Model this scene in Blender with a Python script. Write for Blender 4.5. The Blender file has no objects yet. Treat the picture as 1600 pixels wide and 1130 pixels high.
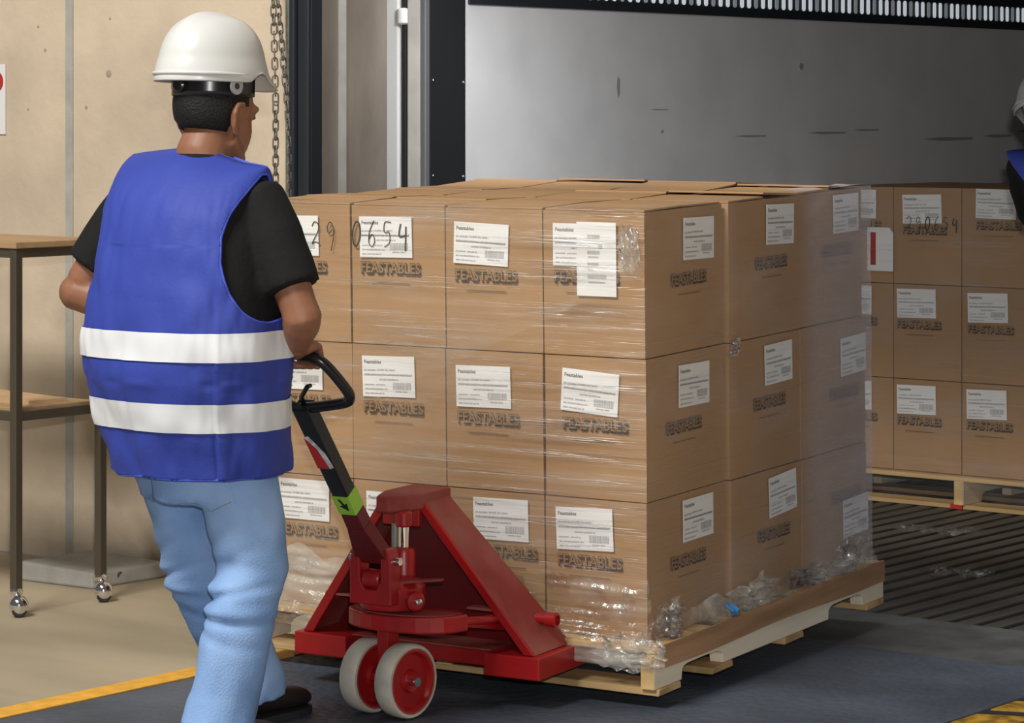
import bpy, bmesh, math, random
import numpy as np
from mathutils import Vector, Matrix, noise
from mathutils.bvhtree import BVHTree
random.seed(7)
R = math.radians
sc = bpy.context.scene
COL = sc.collection

# ------------------------------------------------------------------ camera
F_PX, HOR, CAM_H = 4527.0, 180.0, 1.5
cam = bpy.data.cameras.new('camera'); cam_o = bpy.data.objects.new('camera', cam); COL.objects.link(cam_o)
cam.sensor_fit = 'HORIZONTAL'; cam.sensor_width = 36.0
cam.lens = 36.0 * F_PX / 1600.0
cam.shift_x = 0.0
cam.shift_y = -(565.0 - HOR) / 1600.0
cam.clip_end = 200
cam_o.location = (0, 0, CAM_H); cam_o.rotation_euler = (R(90), 0, 0)
sc.camera = cam_o

# ------------------------------------------------------------------ world, lamps, exposure
world = bpy.data.worlds.new('world'); sc.world = world; world.use_nodes = True
bg = world.node_tree.nodes['Background']
bg.inputs[0].default_value = (0.86, 0.93, 1.0, 1); bg.inputs[1].default_value = 0.11

def area_lamp(name, loc, target, size, power, col):
    l = bpy.data.lights.new(name, 'AREA'); l.energy = power; l.color = col
    l.shape = 'RECTANGLE'; l.size, l.size_y = size
    o = bpy.data.objects.new(name, l); COL.objects.link(o); o.location = loc
    d = Vector(target) - Vector(loc)
    o.rotation_euler = d.to_track_quat('-Z', 'Y').to_euler()
    return o
# flash on the camera's hot shoe
area_lamp('camera_flash', (0.06, -0.05, 1.74), (0.0, 8.0, 1.0), (0.10, 0.06), 145, (1.0, 0.97, 0.93))
# unseen overhead lamps standing in for hall light, added for left-facing sides
area_lamp('hall_fill', (-3.5, 3.4, 6.5), (-0.8, 7.6, 0.6), (2.6, 1.4), 550, (1.0, 0.965, 0.90))
area_lamp('hall_fill', (-5.2, 4.6, 7.4), (-1.8, 8.6, 0.6), (2.6, 1.4), 120, (1.0, 0.965, 0.90))
# unseen fill lamp, added to brighten the trailer wall and door posts
area_lamp('trailer_wall_fill', (0.172, 8.098, 2.28), (0.02, 9.92, 1.45), (0.30, 0.30), 6.0, (0.96, 0.98, 1.0)).data.spread = R(84)
# lamp added above the roof gap, brightens the trailer wall near the opening
area_lamp('gap_fill', (0.47, 8.74, 3.3), (0.47, 8.74, 0.0), (2.2, 0.22), 22, (0.90, 0.95, 1.0)).rotation_euler = (0, 0, -0.6709)
sc.view_settings.view_transform = 'Standard'; sc.view_settings.look = 'None'
sc.view_settings.exposure = 0.0; sc.view_settings.gamma = 1.0; sc.view_settings.use_curve_mapping = False

# ------------------------------------------------------------------ frames
AT, AM = 0.6709, 0.5503           # headings of the trailer and of the pallet load
def frame_pt(u, v, z, a):
    return Vector((math.sin(a)*u - math.cos(a)*v, math.cos(a)*u + math.sin(a)*v, z))
def TMAT(u, v, z=0.0, a=AT, rz=0.0):   # local x = along the opening to the right, local y = into the trailer
    return Matrix.Translation(frame_pt(u, v, z, a)) @ Matrix.Rotation(-a + rz, 4, 'Z')

# ------------------------------------------------------------------ materials
MATS = {}
def mat(name, col, rough=0.6, metal=0.0, var=0.0, scale=8.0, bump=0.0, bscale=40.0, stretch=(1,1,1), col2=None, spec=0.5, coat=0.0):
    m = bpy.data.materials.new(name); m.use_nodes = True
    nt = m.node_tree; b = nt.nodes['Principled BSDF']
    b.inputs['Base Color'].default_value = (*col, 1); b.inputs['Roughness'].default_value = rough
    b.inputs['Metallic'].default_value = metal; b.inputs['Specular IOR Level'].default_value = spec
    if coat: b.inputs['Coat Weight'].default_value = coat; b.inputs['Coat Roughness'].default_value = 0.2
    if var or bump or col2:
        tc = nt.nodes.new('ShaderNodeTexCoord'); mp = nt.nodes.new('ShaderNodeMapping')
        mp.inputs['Scale'].default_value = stretch
        nt.links.new(tc.outputs['Object'], mp.inputs['Vector'])
    if var or col2:
        n = nt.nodes.new('ShaderNodeTexNoise'); n.inputs['Scale'].default_value = scale; n.inputs['Detail'].default_value = 6
        nt.links.new(mp.outputs[0], n.inputs['Vector'])
        r = nt.nodes.new('ShaderNodeValToRGB')
        c2 = col2 if col2 else tuple(c*(1-var) for c in col)
        c1 = col if col2 else tuple(min(1, c*(1+var)) for c in col)
        r.color_ramp.elements[0].position = 0.36; r.color_ramp.elements[1].position = 0.64
        r.color_ramp.elements[0].color = (*c2, 1); r.color_ramp.elements[1].color = (*c1, 1)
        nt.links.new(n.outputs['Fac'], r.inputs[0]); nt.links.new(r.outputs[0], b.inputs['Base Color'])
    if bump:
        n2 = nt.nodes.new('ShaderNodeTexNoise'); n2.inputs['Scale'].default_value = bscale; n2.inputs['Detail'].default_value = 4
        nt.links.new(mp.outputs[0], n2.inputs['Vector'])
        bp = nt.nodes.new('ShaderNodeBump'); bp.inputs['Strength'].default_value = bump; bp.inputs['Distance'].default_value = 0.01
        nt.links.new(n2.outputs['Fac'], bp.inputs['Height']); nt.links.new(bp.outputs[0], b.inputs['Normal'])
    MATS[name] = m
    return m
mat('concrete_wall', (0.60, 0.50, 0.38), 0.9, var=0.10, scale=3.0, bump=0.25, bscale=25, spec=0.2)
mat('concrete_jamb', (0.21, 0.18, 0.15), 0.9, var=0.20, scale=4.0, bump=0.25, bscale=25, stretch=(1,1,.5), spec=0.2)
mat('joint_filler', (0.40, 0.39, 0.36), 0.85, var=0.10, scale=12, spec=0.2)
mat('hall_floor', (0.40, 0.335, 0.235), 0.6, var=0.16, scale=2.2, bump=0.05, bscale=20, stretch=(.35,1,1), spec=0.35)
mat('hole_shade', (0.36, 0.31, 0.25), 0.9)
mat('dark_hole', (0.12, 0.11, 0.10), 0.9)
mat('yellow_paint', (0.78, 0.40, 0.045), 0.6, var=0.12, scale=25)
mat('hazard_yellow', (0.36, 0.20, 0.015), 0.6, var=0.5, scale=30)
mat('hazard_black', (0.02, 0.02, 0.02), 0.6)
mat('steel_black', (0.018, 0.019, 0.021), 0.45, spec=0.5)
mat('steel_blueblack', (0.02, 0.024, 0.03), 0.4)
mat('galvanised', (0.27, 0.28, 0.24), 0.5, metal=0.3, var=0.15, scale=10)
mat('white_enamel', (0.92, 0.92, 0.91), 0.35)
mat('cream_enamel', (0.72, 0.70, 0.66), 0.4, var=0.08, scale=9)
mat('grey_steel', (0.30, 0.31, 0.33), 0.4, metal=0.6)
mat('rubber', (0.025, 0.026, 0.03), 0.6)
mat('trailer_liner', (0.68, 0.68, 0.69), 0.55, var=0.05, scale=4, spec=0.3)
mat('trailer_roof', (0.25, 0.25, 0.26), 0.7)
mat('scuff', (0.33, 0.33, 0.33), 0.7)
mat('slot_white_glow', (0.86, 0.90, 0.95), 0.4)
mat('slot_grey_glow', (0.42, 0.45, 0.48), 0.4)
for k_, e_ in (('slot_white_glow', .42), ('slot_grey_glow', .10)):      # added glow, lifts the pale rail slots above their paint colour
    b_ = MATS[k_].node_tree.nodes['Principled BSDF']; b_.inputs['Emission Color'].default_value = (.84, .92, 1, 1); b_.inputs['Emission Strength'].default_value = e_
mat('trailer_rib', (0.085, 0.078, 0.066), 0.55, metal=0.2, var=0.35, scale=7, stretch=(1,.3,1))
mat('trailer_base', (0.022, 0.020, 0.018), 0.8)
mat('lip_plate', (0.12, 0.125, 0.125), 0.55, metal=0.3, var=0.3, scale=6, bump=0.1)
mat('cardboard', (0.43, 0.262, 0.135), 0.75, var=0.05, scale=3.0, bump=0.05, bscale=60, spec=0.25)
mat('cardboard_edge', (0.55, 0.36, 0.20), 0.8, var=0.1, scale=9)
mat('ink', (0.15, 0.095, 0.055), 0.8)
mat('ink_dark', (0.05, 0.036, 0.027), 0.8)
mat('marker', (0.03, 0.028, 0.03), 0.6)
mat('label_white', (0.90, 0.90, 0.895), 0.5)
mat('label_print', (0.18, 0.18, 0.18), 0.6)
mat('label_print_grey', (0.40, 0.40, 0.40), 0.6)
mat('red_print', (0.45, 0.03, 0.02), 0.6)
mat('wood_deck', (0.52, 0.35, 0.17), 0.8, var=0.25, scale=5, bump=0.2, bscale=18, stretch=(.15,1.5,2), spec=0.2)
mat('wood_pale', (0.84, 0.76, 0.60), 0.8, var=0.12, scale=6, bump=0.15, bscale=18, stretch=(2,.2,2), spec=0.2)
mat('wood_brown', (0.44, 0.26, 0.145), 0.8, var=0.28, scale=5, bump=0.2, bscale=20, stretch=(3,.25,3), spec=0.2)
mat('wood_end', (0.68, 0.46, 0.20), 0.85, var=0.15, scale=14)
mat('red_paint', (0.42, 0.010, 0.011), 0.36, var=0.12, scale=6, spec=0.5, col2=(0.30, 0.008, 0.010))
mat('red_dusty', (0.32, 0.095, 0.078), 0.6, col2=(0.25, 0.030, 0.026), scale=5, spec=0.3)
mat('red_dark', (0.13, 0.006, 0.008), 0.4)
mat('chrome', (0.80, 0.80, 0.80), 0.12, metal=1.0)
mat('tyre', (0.56, 0.52, 0.44), 0.6, var=0.15, scale=16)
mat('black_gloss', (0.012, 0.012, 0.013), 0.25)
mat('sticker_green', (0.33, 0.62, 0.06), 0.45)
mat('sticker_red', (0.55, 0.02, 0.02), 0.4)
mat('sticker_white', (0.70, 0.70, 0.70), 0.4, var=0.3, scale=60)
mat('cart_steel', (0.12, 0.10, 0.075), 0.4, metal=0.5)
mat('cart_wood', (0.42, 0.27, 0.14), 0.7, var=0.15, scale=5, stretch=(.3,2,2))
mat('blue_scrap', (0.06, 0.32, 0.72), 0.4)
mat('paper', (0.78, 0.78, 0.78), 0.6)
mat('skin', (0.255, 0.112, 0.062), 0.5, var=0.10, scale=9, spec=0.4)
mat('hair', (0.010, 0.009, 0.009), 0.6, bump=0.5, bscale=180, spec=0.3)
mat('hat_white', (0.61, 0.62, 0.61), 0.3, spec=0.5)
mat('hat_grey', (0.36, 0.37, 0.40), 0.45)
mat('shirt_black', (0.011, 0.011, 0.012), 0.85, bump=0.2, bscale=60, spec=0.2)
mat('vest_blue', (0.034, 0.058, 0.34), 0.62, var=0.05, scale=5, bump=0.08, bscale=90, spec=0.3)
mat('vest_binding', (0.05, 0.09, 0.55), 0.6)
mat('reflective', (0.74, 0.76, 0.80), 0.55)
mat('denim', (0.32, 0.49, 0.80), 0.85, col2=(0.19, 0.33, 0.61), scale=4.5, bump=0.25, bscale=220, spec=0.15)
mat('denim_stitch', (0.30, 0.33, 0.36), 0.85)
mat('shoe', (0.02, 0.014, 0.012), 0.5)
mat('chain_steel', (0.19, 0.17, 0.145), 0.45, metal=0.7)

# dock plate: dark steel with a fine raised tread
def plate_mat():
    m = mat('dock_plate', (0.088, 0.108, 0.145), 0.5, metal=0.25, var=0.22, scale=2.5, spec=0.4)
    nt = m.node_tree; b = nt.nodes['Principled BSDF']
    tc = nt.nodes.new('ShaderNodeTexCoord')
    v = nt.nodes.new('ShaderNodeTexVoronoi'); v.inputs['Scale'].default_value = 38
    mp = nt.nodes.new('ShaderNodeMapping'); mp.inputs['Scale'].default_value = (1, 1, 0.01); mp.inputs['Rotation'].default_value = (0, 0, .5)
    nt.links.new(tc.outputs['Object'], mp.inputs[0]); nt.links.new(mp.outputs[0], v.inputs['Vector'])
    bp = nt.nodes.new('ShaderNodeBump'); bp.inputs['Strength'].default_value = 0.6; bp.inputs['Distance'].default_value = 0.006; bp.invert = True
    nt.links.new(v.outputs['Distance'], bp.inputs['Height']); nt.links.new(bp.outputs[0], b.inputs['Normal'])
plate_mat()

# stretch film: clear, with glossy streaks along the winding direction and milky patches where layers overlap
def film_mat(name, gloss=0.10, haze=0.10, streak=(0.7, 0.7, 26), haze_at=None, haze_col=(0.82, 0.78, 0.70, 1)):
    m = bpy.data.materials.new(name); m.use_nodes = True
    nt = m.node_tree; nt.nodes.clear(); N = nt.nodes.new; L = nt.links.new
    out = N('ShaderNodeOutputMaterial'); tr = N('ShaderNodeBsdfTransparent'); gl = N('ShaderNodeBsdfGlossy'); df = N('ShaderNodeBsdfDiffuse')
    tr.inputs[0].default_value = (0.985, 0.98, 0.97, 1)
    gl.inputs['Roughness'].default_value = 0.28; gl.inputs['Color'].default_value = (1, 1, 1, 1)
    df.inputs['Color'].default_value = haze_col
    tc = N('ShaderNodeTexCoord'); mp = N('ShaderNodeMapping'); mp.inputs['Scale'].default_value = streak
    L(tc.outputs['Object'], mp.inputs[0])
    n1 = N('ShaderNodeTexNoise'); n1.inputs['Scale'].default_value = 3.0; n1.inputs['Detail'].default_value = 5; L(mp.outputs[0], n1.inputs['Vector'])
    r1 = N('ShaderNodeMapRange'); r1.inputs['From Min'].default_value = 0.50; r1.inputs['From Max'].default_value = 0.74; L(n1.outputs['Fac'], r1.inputs['Value'])
    r1.inputs['To Min'].default_value = 0.04; r1.inputs['To Max'].default_value = gloss
    n2 = N('ShaderNodeTexNoise'); n2.inputs['Scale'].default_value = 2.6; n2.inputs['Detail'].default_value = 4
    mp2 = N('ShaderNodeMapping'); mp2.inputs['Scale'].default_value = (1, 1, 2.2); L(tc.outputs['Object'], mp2.inputs[0]); L(mp2.outputs[0], n2.inputs['Vector'])
    r2 = N('ShaderNodeMapRange'); r2.inputs['From Min'].default_value = 0.45; r2.inputs['From Max'].default_value = 0.75; L(n2.outputs['Fac'], r2.inputs['Value'])
    r2.inputs['To Min'].default_value = 0.015; r2.inputs['To Max'].default_value = haze
    hz = r2.outputs[0]
    if haze_at:      # extra layers from this distance along local y
        sx = N('ShaderNodeSeparateXYZ'); L(tc.outputs['Object'], sx.inputs[0])
        r3 = N('ShaderNodeMapRange'); r3.interpolation_type = 'SMOOTHSTEP'
        r3.inputs['From Min'].default_value = haze_at[0]; r3.inputs['From Max'].default_value = haze_at[1]
        r3.inputs['To Min'].default_value = 0.0; r3.inputs['To Max'].default_value = haze_at[2]
        L(sx.outputs['Y'], r3.inputs['Value'])
        ad = N('ShaderNodeMath'); ad.operation = 'ADD'; L(hz, ad.inputs[0]); L(r3.outputs[0], ad.inputs[1]); hz = ad.outputs[0]
    n3 = N('ShaderNodeTexNoise'); n3.inputs['Scale'].default_value = 9; L(mp.outputs[0], n3.inputs['Vector'])
    bp = N('ShaderNodeBump'); bp.inputs['Strength'].default_value = 0.5; bp.inputs['Distance'].default_value = 0.01
    L(n3.outputs['Fac'], bp.inputs['Height']); L(bp.outputs[0], gl.inputs['Normal'])
    m1 = N('ShaderNodeMixShader'); m2 = N('ShaderNodeMixShader')
    L(hz, m1.inputs[0]); L(tr.outputs[0], m1.inputs[1]); L(df.outputs[0], m1.inputs[2])
    L(r1.outputs[0], m2.inputs[0]); L(m1.outputs[0], m2.inputs[1]); L(gl.outputs[0], m2.inputs[2])
    L(m2.outputs[0], out.inputs[0])
    MATS[name] = m
film_mat('film_front', 0.42, 0.16)
film_mat('film_side', 0.16, 0.12, haze_at=(0.80, 0.96, 0.24), haze_col=(0.78, 0.78, 0.86, 1))
film_mat('film_crumple', 0.55, 0.55, streak=(5, 5, 5))
film_mat('film_scrap', 0.35, 0.22, streak=(8, 8, 8))

# ------------------------------------------------------------------ mesh helpers
class MB:
    def __init__(s): s.bm = bmesh.new()
    def box(s, x0, x1, y0, y1, z0, z1, m=None):
        vs = [s.bm.verts.new((x, y, z)) for x in (x0, x1) for y in (y0, y1) for z in (z0, z1)]
        for f in ((0,1,3,2),(4,6,7,5),(0,4,5,1),(2,3,7,6),(0,2,6,4),(1,5,7,3)): s.bm.faces.new([vs[i] for i in f])
        if m is not None:
            for v in vs: v.co = m @ v.co
        return s
    def hexa(s, b, t):           # bottom quad, top quad (same order)
        vs = [s.bm.verts.new(p) for p in list(b)+list(t)]
        s.bm.faces.new([vs[i] for i in (3,2,1,0)]); s.bm.faces.new([vs[i] for i in (4,5,6,7)])
        for i in range(4):
            j = (i+1) % 4; s.bm.faces.new([vs[i], vs[j], vs[4+j], vs[4+i]])
        return s
    def prism(s, poly, axis, a, b):   # poly in the two other axes, extruded from a to b on axis
        def P(p, h):
            return {'x': (h, p[0], p[1]), 'y': (p[0], h, p[1]), 'z': (p[0], p[1], h)}[axis]
        A = [s.bm.verts.new(P(p, a)) for p in poly]; B = [s.bm.verts.new(P(p, b)) for p in poly]
        s.bm.faces.new(A); s.bm.faces.new(B[::-1])
        n = len(poly)
        for i in range(n): s.bm.faces.new([A[i], B[i], B[(i+1) % n], A[(i+1) % n]])
        return s
    def tube(s, pts, rad, seg=12, closed=False, cap=True, flat=1.0):
        pts = [Vector(p) for p in pts]; n = len(pts)
        if not hasattr(rad, '__len__'): rad = [rad]*n
        up = None; rings = []
        for i, p in enumerate(pts):
            if closed: d = pts[(i+1) % n] - pts[i-1]
            else: d = pts[min(i+1, n-1)] - pts[max(i-1, 0)]
            d.normalize()
            if up is None: up = Vector((0,0,1)) if abs(d.z) < .9 else Vector((0,1,0))
            a = d.cross(up)
            if a.length < 1e-6: a = d.orthogonal()
            a.normalize(); b = a.cross(d).normalized(); up = b
            r = rad[i]; ra, rb = (r if hasattr(r, '__len__') else (r, r*flat))
            rings.append([s.bm.verts.new(p + a*math.cos(t)*ra + b*math.sin(t)*rb) for t in [2*math.pi*k/seg for k in range(seg)]])
        m = n if closed else n-1
        for i in range(m):
            A, B = rings[i], rings[(i+1) % n]
            for k in range(seg): s.bm.faces.new([A[k], A[(k+1) % seg], B[(k+1) % seg], B[k]])
        if cap and not closed: s.bm.faces.new(rings[0][::-1]); s.bm.faces.new(rings[-1])
        return s
    def lathe(s, prof, axis, origin, seg=32, cap=True):   # prof: (r, h) list along axis vector
        o = Vector(origin); d = Vector(axis).normalized(); a = d.orthogonal().normalized(); b = d.cross(a)
        rings = []
        for r, h in prof:
            if r < 1e-6: rings.append([s.bm.verts.new(o + d*h)])
            else: rings.append([s.bm.verts.new(o + d*h + (a*math.cos(2*math.pi*k/seg) + b*math.sin(2*math.pi*k/seg))*r) for k in range(seg)])
        for A, B in zip(rings, rings[1:]):
            if len(A) == 1 and len(B) == 1: continue
            for k in range(seg):
                k2 = (k+1) % seg
                if len(A) == 1: s.bm.faces.new([A[0], B[k2], B[k]])
                elif len(B) == 1: s.bm.faces.new([A[k], A[k2], B[0]])
                else: s.bm.faces.new([A[k], A[k2], B[k2], B[k]])
        if cap:
            if len(rings[0]) > 1: s.bm.faces.new(rings[0][::-1])
            if len(rings[-1]) > 1: s.bm.faces.new(rings[-1])
        return s
    def ellipsoid(s, c, r, seg=24, rings=16, m=None):
        r0 = len(s.bm.verts)
        res = bmesh.ops.create_uvsphere(s.bm, u_segments=seg, v_segments=rings, radius=1.0)
        for v in res['verts']:
            p = Vector((v.co.x*r[0], v.co.y*r[1], v.co.z*r[2]))
            if m is not None: p = m @ p
            v.co = p + Vector(c)
        return s
    def quad(s, pts):
        s.bm.faces.new([s.bm.verts.new(p) for p in pts]); return s
    def grid(s, fn, nu, nv):
        V = [[s.bm.verts.new(fn(i/nu, j/nv)) for j in range(nv+1)] for i in range(nu+1)]
        for i in range(nu):
            for j in range(nv): s.bm.faces.new([V[i][j], V[i+1][j], V[i+1][j+1], V[i][j+1]])
        return s
    def mesh(s, name, material, smooth=False, angle=None):
        bmesh.ops.recalc_face_normals(s.bm, faces=s.bm.faces[:])
        me = bpy.data.meshes.new(name); s.bm.to_mesh(me); s.bm.free()
        if material: me.materials.append(MATS[material])
        if smooth:
            for p in me.polygons: p.use_smooth = True
            if angle: 
                try: me.set_sharp_from_angle(angle=R(angle))
                except Exception: pass
        return me
def link(name, me, parent=None, mw=None, bevel=0.0, seg=2):
    o = bpy.data.objects.new(name, me); COL.objects.link(o)
    if parent is not None:
        o.parent = parent
        if mw is not None: o.matrix_local = mw
    elif mw is not None: o.matrix_world = mw
    if bevel:
        b = o.modifiers.new('bevel', 'BEVEL'); b.width = bevel; b.segments = seg; b.limit_method = 'ANGLE'; b.angle_limit = R(40)
    return o
def build(name, mb, material, parent=None, mw=None, smooth=False, angle=None, bevel=0.0, seg=2):
    return link(name, mb.mesh(name, material, smooth, angle), parent, mw, bevel, seg)
def tag(o, label=None, cat=None, group=None, kind=None):
    if label: o['label'] = label
    if cat: o['category'] = cat
    if group: o['group'] = group
    if kind: o['kind'] = kind
    return o
def empty(name, mw, label=None, cat=None, group=None, kind=None):
    o = bpy.data.objects.new(name, None); COL.objects.link(o); o.matrix_world = mw; o.empty_display_size = .1
    return tag(o, label, cat, group, kind)
def catmull(keys, n):        # keys: list of tuples, first value is the parameter, returns n interpolated tuples
    K = np.array(keys, float); t = np.linspace(0, len(K)-1, n); out = []
    for q in t:
        i = min(int(q), len(K)-2); f = q-i
        p0, p1, p2, p3 = K[max(i-1,0)], K[i], K[i+1], K[min(i+2,len(K)-1)]
        out.append(0.5*((2*p1)+(-p0+p2)*f+(2*p0-5*p1+4*p2-p3)*f*f+(-p0+3*p1-3*p2+p3)*f**3))
    return out
def text_mesh(body, size, material, offset=0.0, xscale=1.0, align='CENTER'):
    cu = bpy.data.curves.new('print', 'FONT'); cu.body = body; cu.size = size; cu.align_x = align; cu.resolution_u = 3
    cu.offset = offset; cu.space_character = 1.02
    o = bpy.data.objects.new('tmp', cu); COL.objects.link(o)
    dg = bpy.context.evaluated_depsgraph_get(); me = bpy.data.meshes.new_from_object(o.evaluated_get(dg))
    bpy.data.objects.remove(o); bpy.data.curves.remove(cu)
    me.materials.clear(); me.materials.append(MATS[material])
    for v in me.vertices: v.co.x *= xscale
    return me
def evaluate(o):
    dg = bpy.context.evaluated_depsgraph_get(); dg.update()
    me = bpy.data.meshes.new_from_object(o.evaluated_get(dg)); old = o.data
    o.modifiers.clear(); o.data = me
    return o

# ================================================================== THE SETTING
Z0 = 0.0
WALL_U, OPEN_L, OPEN_R = 6.70, 6.108, 3.25       # dock wall plane and the sides of the opening
TR_L, TR_R, TR_U = 6.15, 3.62, 7.30              # trailer side walls and rear end
PLATE_L, PLATE_R = 5.47, 3.60
fr = TMAT(0, 0)                                   # common frame: x = -v, y = u
def S(name, mb, material, **k):
    o = build(name, mb, material, mw=fr, **k); return tag(o, kind='structure')
# hall floor left of the dock plate, right of it and in front
m = MB(); m.box(-18, -PLATE_L, -3, WALL_U, -0.12, 0); m.box(-PLATE_L, -PLATE_R, -3, 3.4, -0.12, 0); m.box(-PLATE_R+.16, 4, -3, WALL_U, -0.12, 0)
tag(S('floor', m, 'hall_floor'), 'worn tan concrete floor of the loading hall')
m = MB(); m.box(-PLATE_L+.004, -PLATE_R-.004, 3.404, 7.02, -0.04, -0.001)
tag(S('floor_plate', m, 'dock_plate'), 'blue-grey steel dock plate in front of the trailer')
m = MB(); m.hexa([(-PLATE_L+.10, 7.024, -.03), (-PLATE_R-.10, 7.024, -.03), (-PLATE_R-.10, 7.46, -.03), (-PLATE_L+.10, 7.46, -.03)],
                 [(-PLATE_L+.10, 7.024, .0), (-PLATE_R-.10, 7.024, .0), (-PLATE_R-.10, 7.46, .012), (-PLATE_L+.10, 7.46, .012)])
tag(S('floor_lip', m, 'lip_plate'), 'hinged steel lip of the dock plate resting on the trailer floor')
# concrete wall with its opening
m = MB(); m.box(-18, -OPEN_L, WALL_U, WALL_U+.34, 0, 4.2)
wall = S('wall_left', m, 'concrete_wall', bevel=.006)
tag(wall, 'pale tan cast concrete wall beside the dock opening')
m = MB(); m.box(-OPEN_L, -OPEN_R, WALL_U, WALL_U+.34, 2.30, 4.2); m.box(-OPEN_R, 4.0, WALL_U, WALL_U+.34, 0, 4.2)  # unseen header set low to keep overhead light off the far cartons
tag(S('wall_right', m, 'concrete_wall'), 'concrete wall around the dock opening')
# concrete jamb lining with chamfer, seen edge-on in the opening
m = MB(); m.prism([(-OPEN_L, WALL_U+.005), (-OPEN_L+.012, WALL_U+.03), (-OPEN_L+.012, WALL_U+.335), (-OPEN_L, WALL_U+.335)], 'z', 0, 2.3)
build('jamb_lining', m, 'concrete_jamb', parent=wall)
m = MB(); m.box(-OPEN_L-.002, -OPEN_L+.016, WALL_U+.10, WALL_U+.135, 0, 2.3)
build('jamb_groove', m, 'joint_filler', parent=wall)
# vertical joint in the wall, formwork tie holes
m = MB(); m.box(-7.232, -7.196, WALL_U-.004, WALL_U+.01, 0, 4.2); build('joint_strip', m, 'joint_filler', parent=wall)
for v, z, r in ((7.026, 1.638, .017), (7.134, 1.526, .009), (7.02, 1.82, .006), (7.37, 1.80, .007), (7.42, 1.52, .006), (7.335, 1.72, .008)):
    m = MB(); m.lathe([(0, -.0008), (r*.7, -.0012), (r, 0.002)], (0, 1, 0), (-v, WALL_U, z), 14); build('tie_hole', m, 'hole_shade', parent=wall, smooth=True)
# door guide: galvanised angle and black rail
m = MB(); m.box(-6.200, -6.158, WALL_U-.03, WALL_U, 0, 4.0); tag(S('trim_1', m, 'galvanised'), 'grey-green galvanised angle beside the opening')
m = MB(); m.box(-6.158, -6.070, WALL_U-.055, WALL_U-.001, 0, 4.0); m.box(-6.145, -6.125, WALL_U-.075, WALL_U-.055, 0, 4.0); m.box(-6.095, -6.070, WALL_U-.068, WALL_U-.055, 0, 4.0)
tag(S('trim_2', m, 'steel_blueblack', bevel=.004), 'black steel door guide rail at the edge of the opening')
# paint: yellow line along the dock plate
m = MB(); m.prism([(-5.56, 2.5), (-5.47, 2.5), (-5.47, 6.6), (-5.56, 6.6)], 'z', 0.0005, 0.003)
tag(S('trim_3', m, 'yellow_paint'), 'yellow line painted along the left edge of the dock plate')
# hazard striped kerb to the right of the plate
kerb = empty('trim_4', fr, 'yellow and black hazard-striped edge right of the dock plate', kind='structure')
m = MB(); m.box(-PLATE_R, -PLATE_R+.155, 3.404, WALL_U, -.02, .004); build('edge_bar', m, 'hazard_black', parent=kerb)
me = None
for i in range(16):
    y = 3.45+i*.2
    m = MB(); m.prism([(-PLATE_R+.016, y), (-PLATE_R+.15, y+.055), (-PLATE_R+.15, y+.185), (-PLATE_R+.016, y+.13)], 'z', .004, .007)
    build('yellow_stripe', m, 'hazard_yellow', parent=kerb)

# ------------------------------------------------------------------ trailer
m = MB(); m.box(-TR_L, -TR_R, TR_U+.02, 14.0, -.14, -.022); trf = tag(S('floor_trailer', m, 'trailer_base'), 'dark ribbed floor of the trailer')
w = TR_L-TR_R; n = 29; p = w/n
m = MB(); m.box(0, p*.66, 7.34, 13.95, -.022, -.001); rib = m.mesh('rib', 'trailer_rib')
for i in range(n):
    o = link('rib', rib, trf, Matrix.Translation((-TR_L+p*(i+.17), 0, 0)), bevel=.004)
m = MB(); m.box(-TR_L-.06, -TR_L, TR_U+.20, 14.0, -.1, 2.75); trw = tag(S('wall_trailer_left', m, 'trailer_liner'), 'grey inner side wall of the trailer')
m = MB(); m.box(-TR_R, -TR_R+.06, TR_U, 14.0, -.1, 2.75); tag(S('wall_trailer_right', m, 'trailer_liner'), 'right side wall of the trailer')
m = MB(); m.box(-TR_L-.06, -TR_R+.06, 14.0, 14.06, -.1, 2.75); tag(S('wall_trailer_end', m, 'trailer_liner'), 'front end wall of the trailer')
m = MB(); m.box(-TR_L-.06, -TR_R+.06, TR_U, 14.06, 2.75, 2.81); tag(S('ceiling_trailer', m, 'trailer_roof'), 'trailer roof')
# scuff marks on the liner: thin rubbed streaks
for (u, z, l, h) in ((9.1,1.42,.22,.008),(9.6,1.43,.30,.010),(9.95,1.44,.2,.008),(10.5,1.40,.42,.016),(11.0,1.41,.25,.014),(8.35,1.60,.02,.08),(8.55,1.52,.12,.005),(8.62,1.44,.02,.014),(9.55,1.69,.03,.03),(11.3,1.43,.2,.012)):
    m = MB(); m.prism([(u, z), (u+l*.3, z+h*.5), (u+l, z+h*.35), (u+l*.95, z-h*.3), (u+l*.4, z-h*.5)], 'x', -TR_L+.0, -TR_L+.0012); build('scuff_mark', m, 'scuff', parent=trw)
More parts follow.
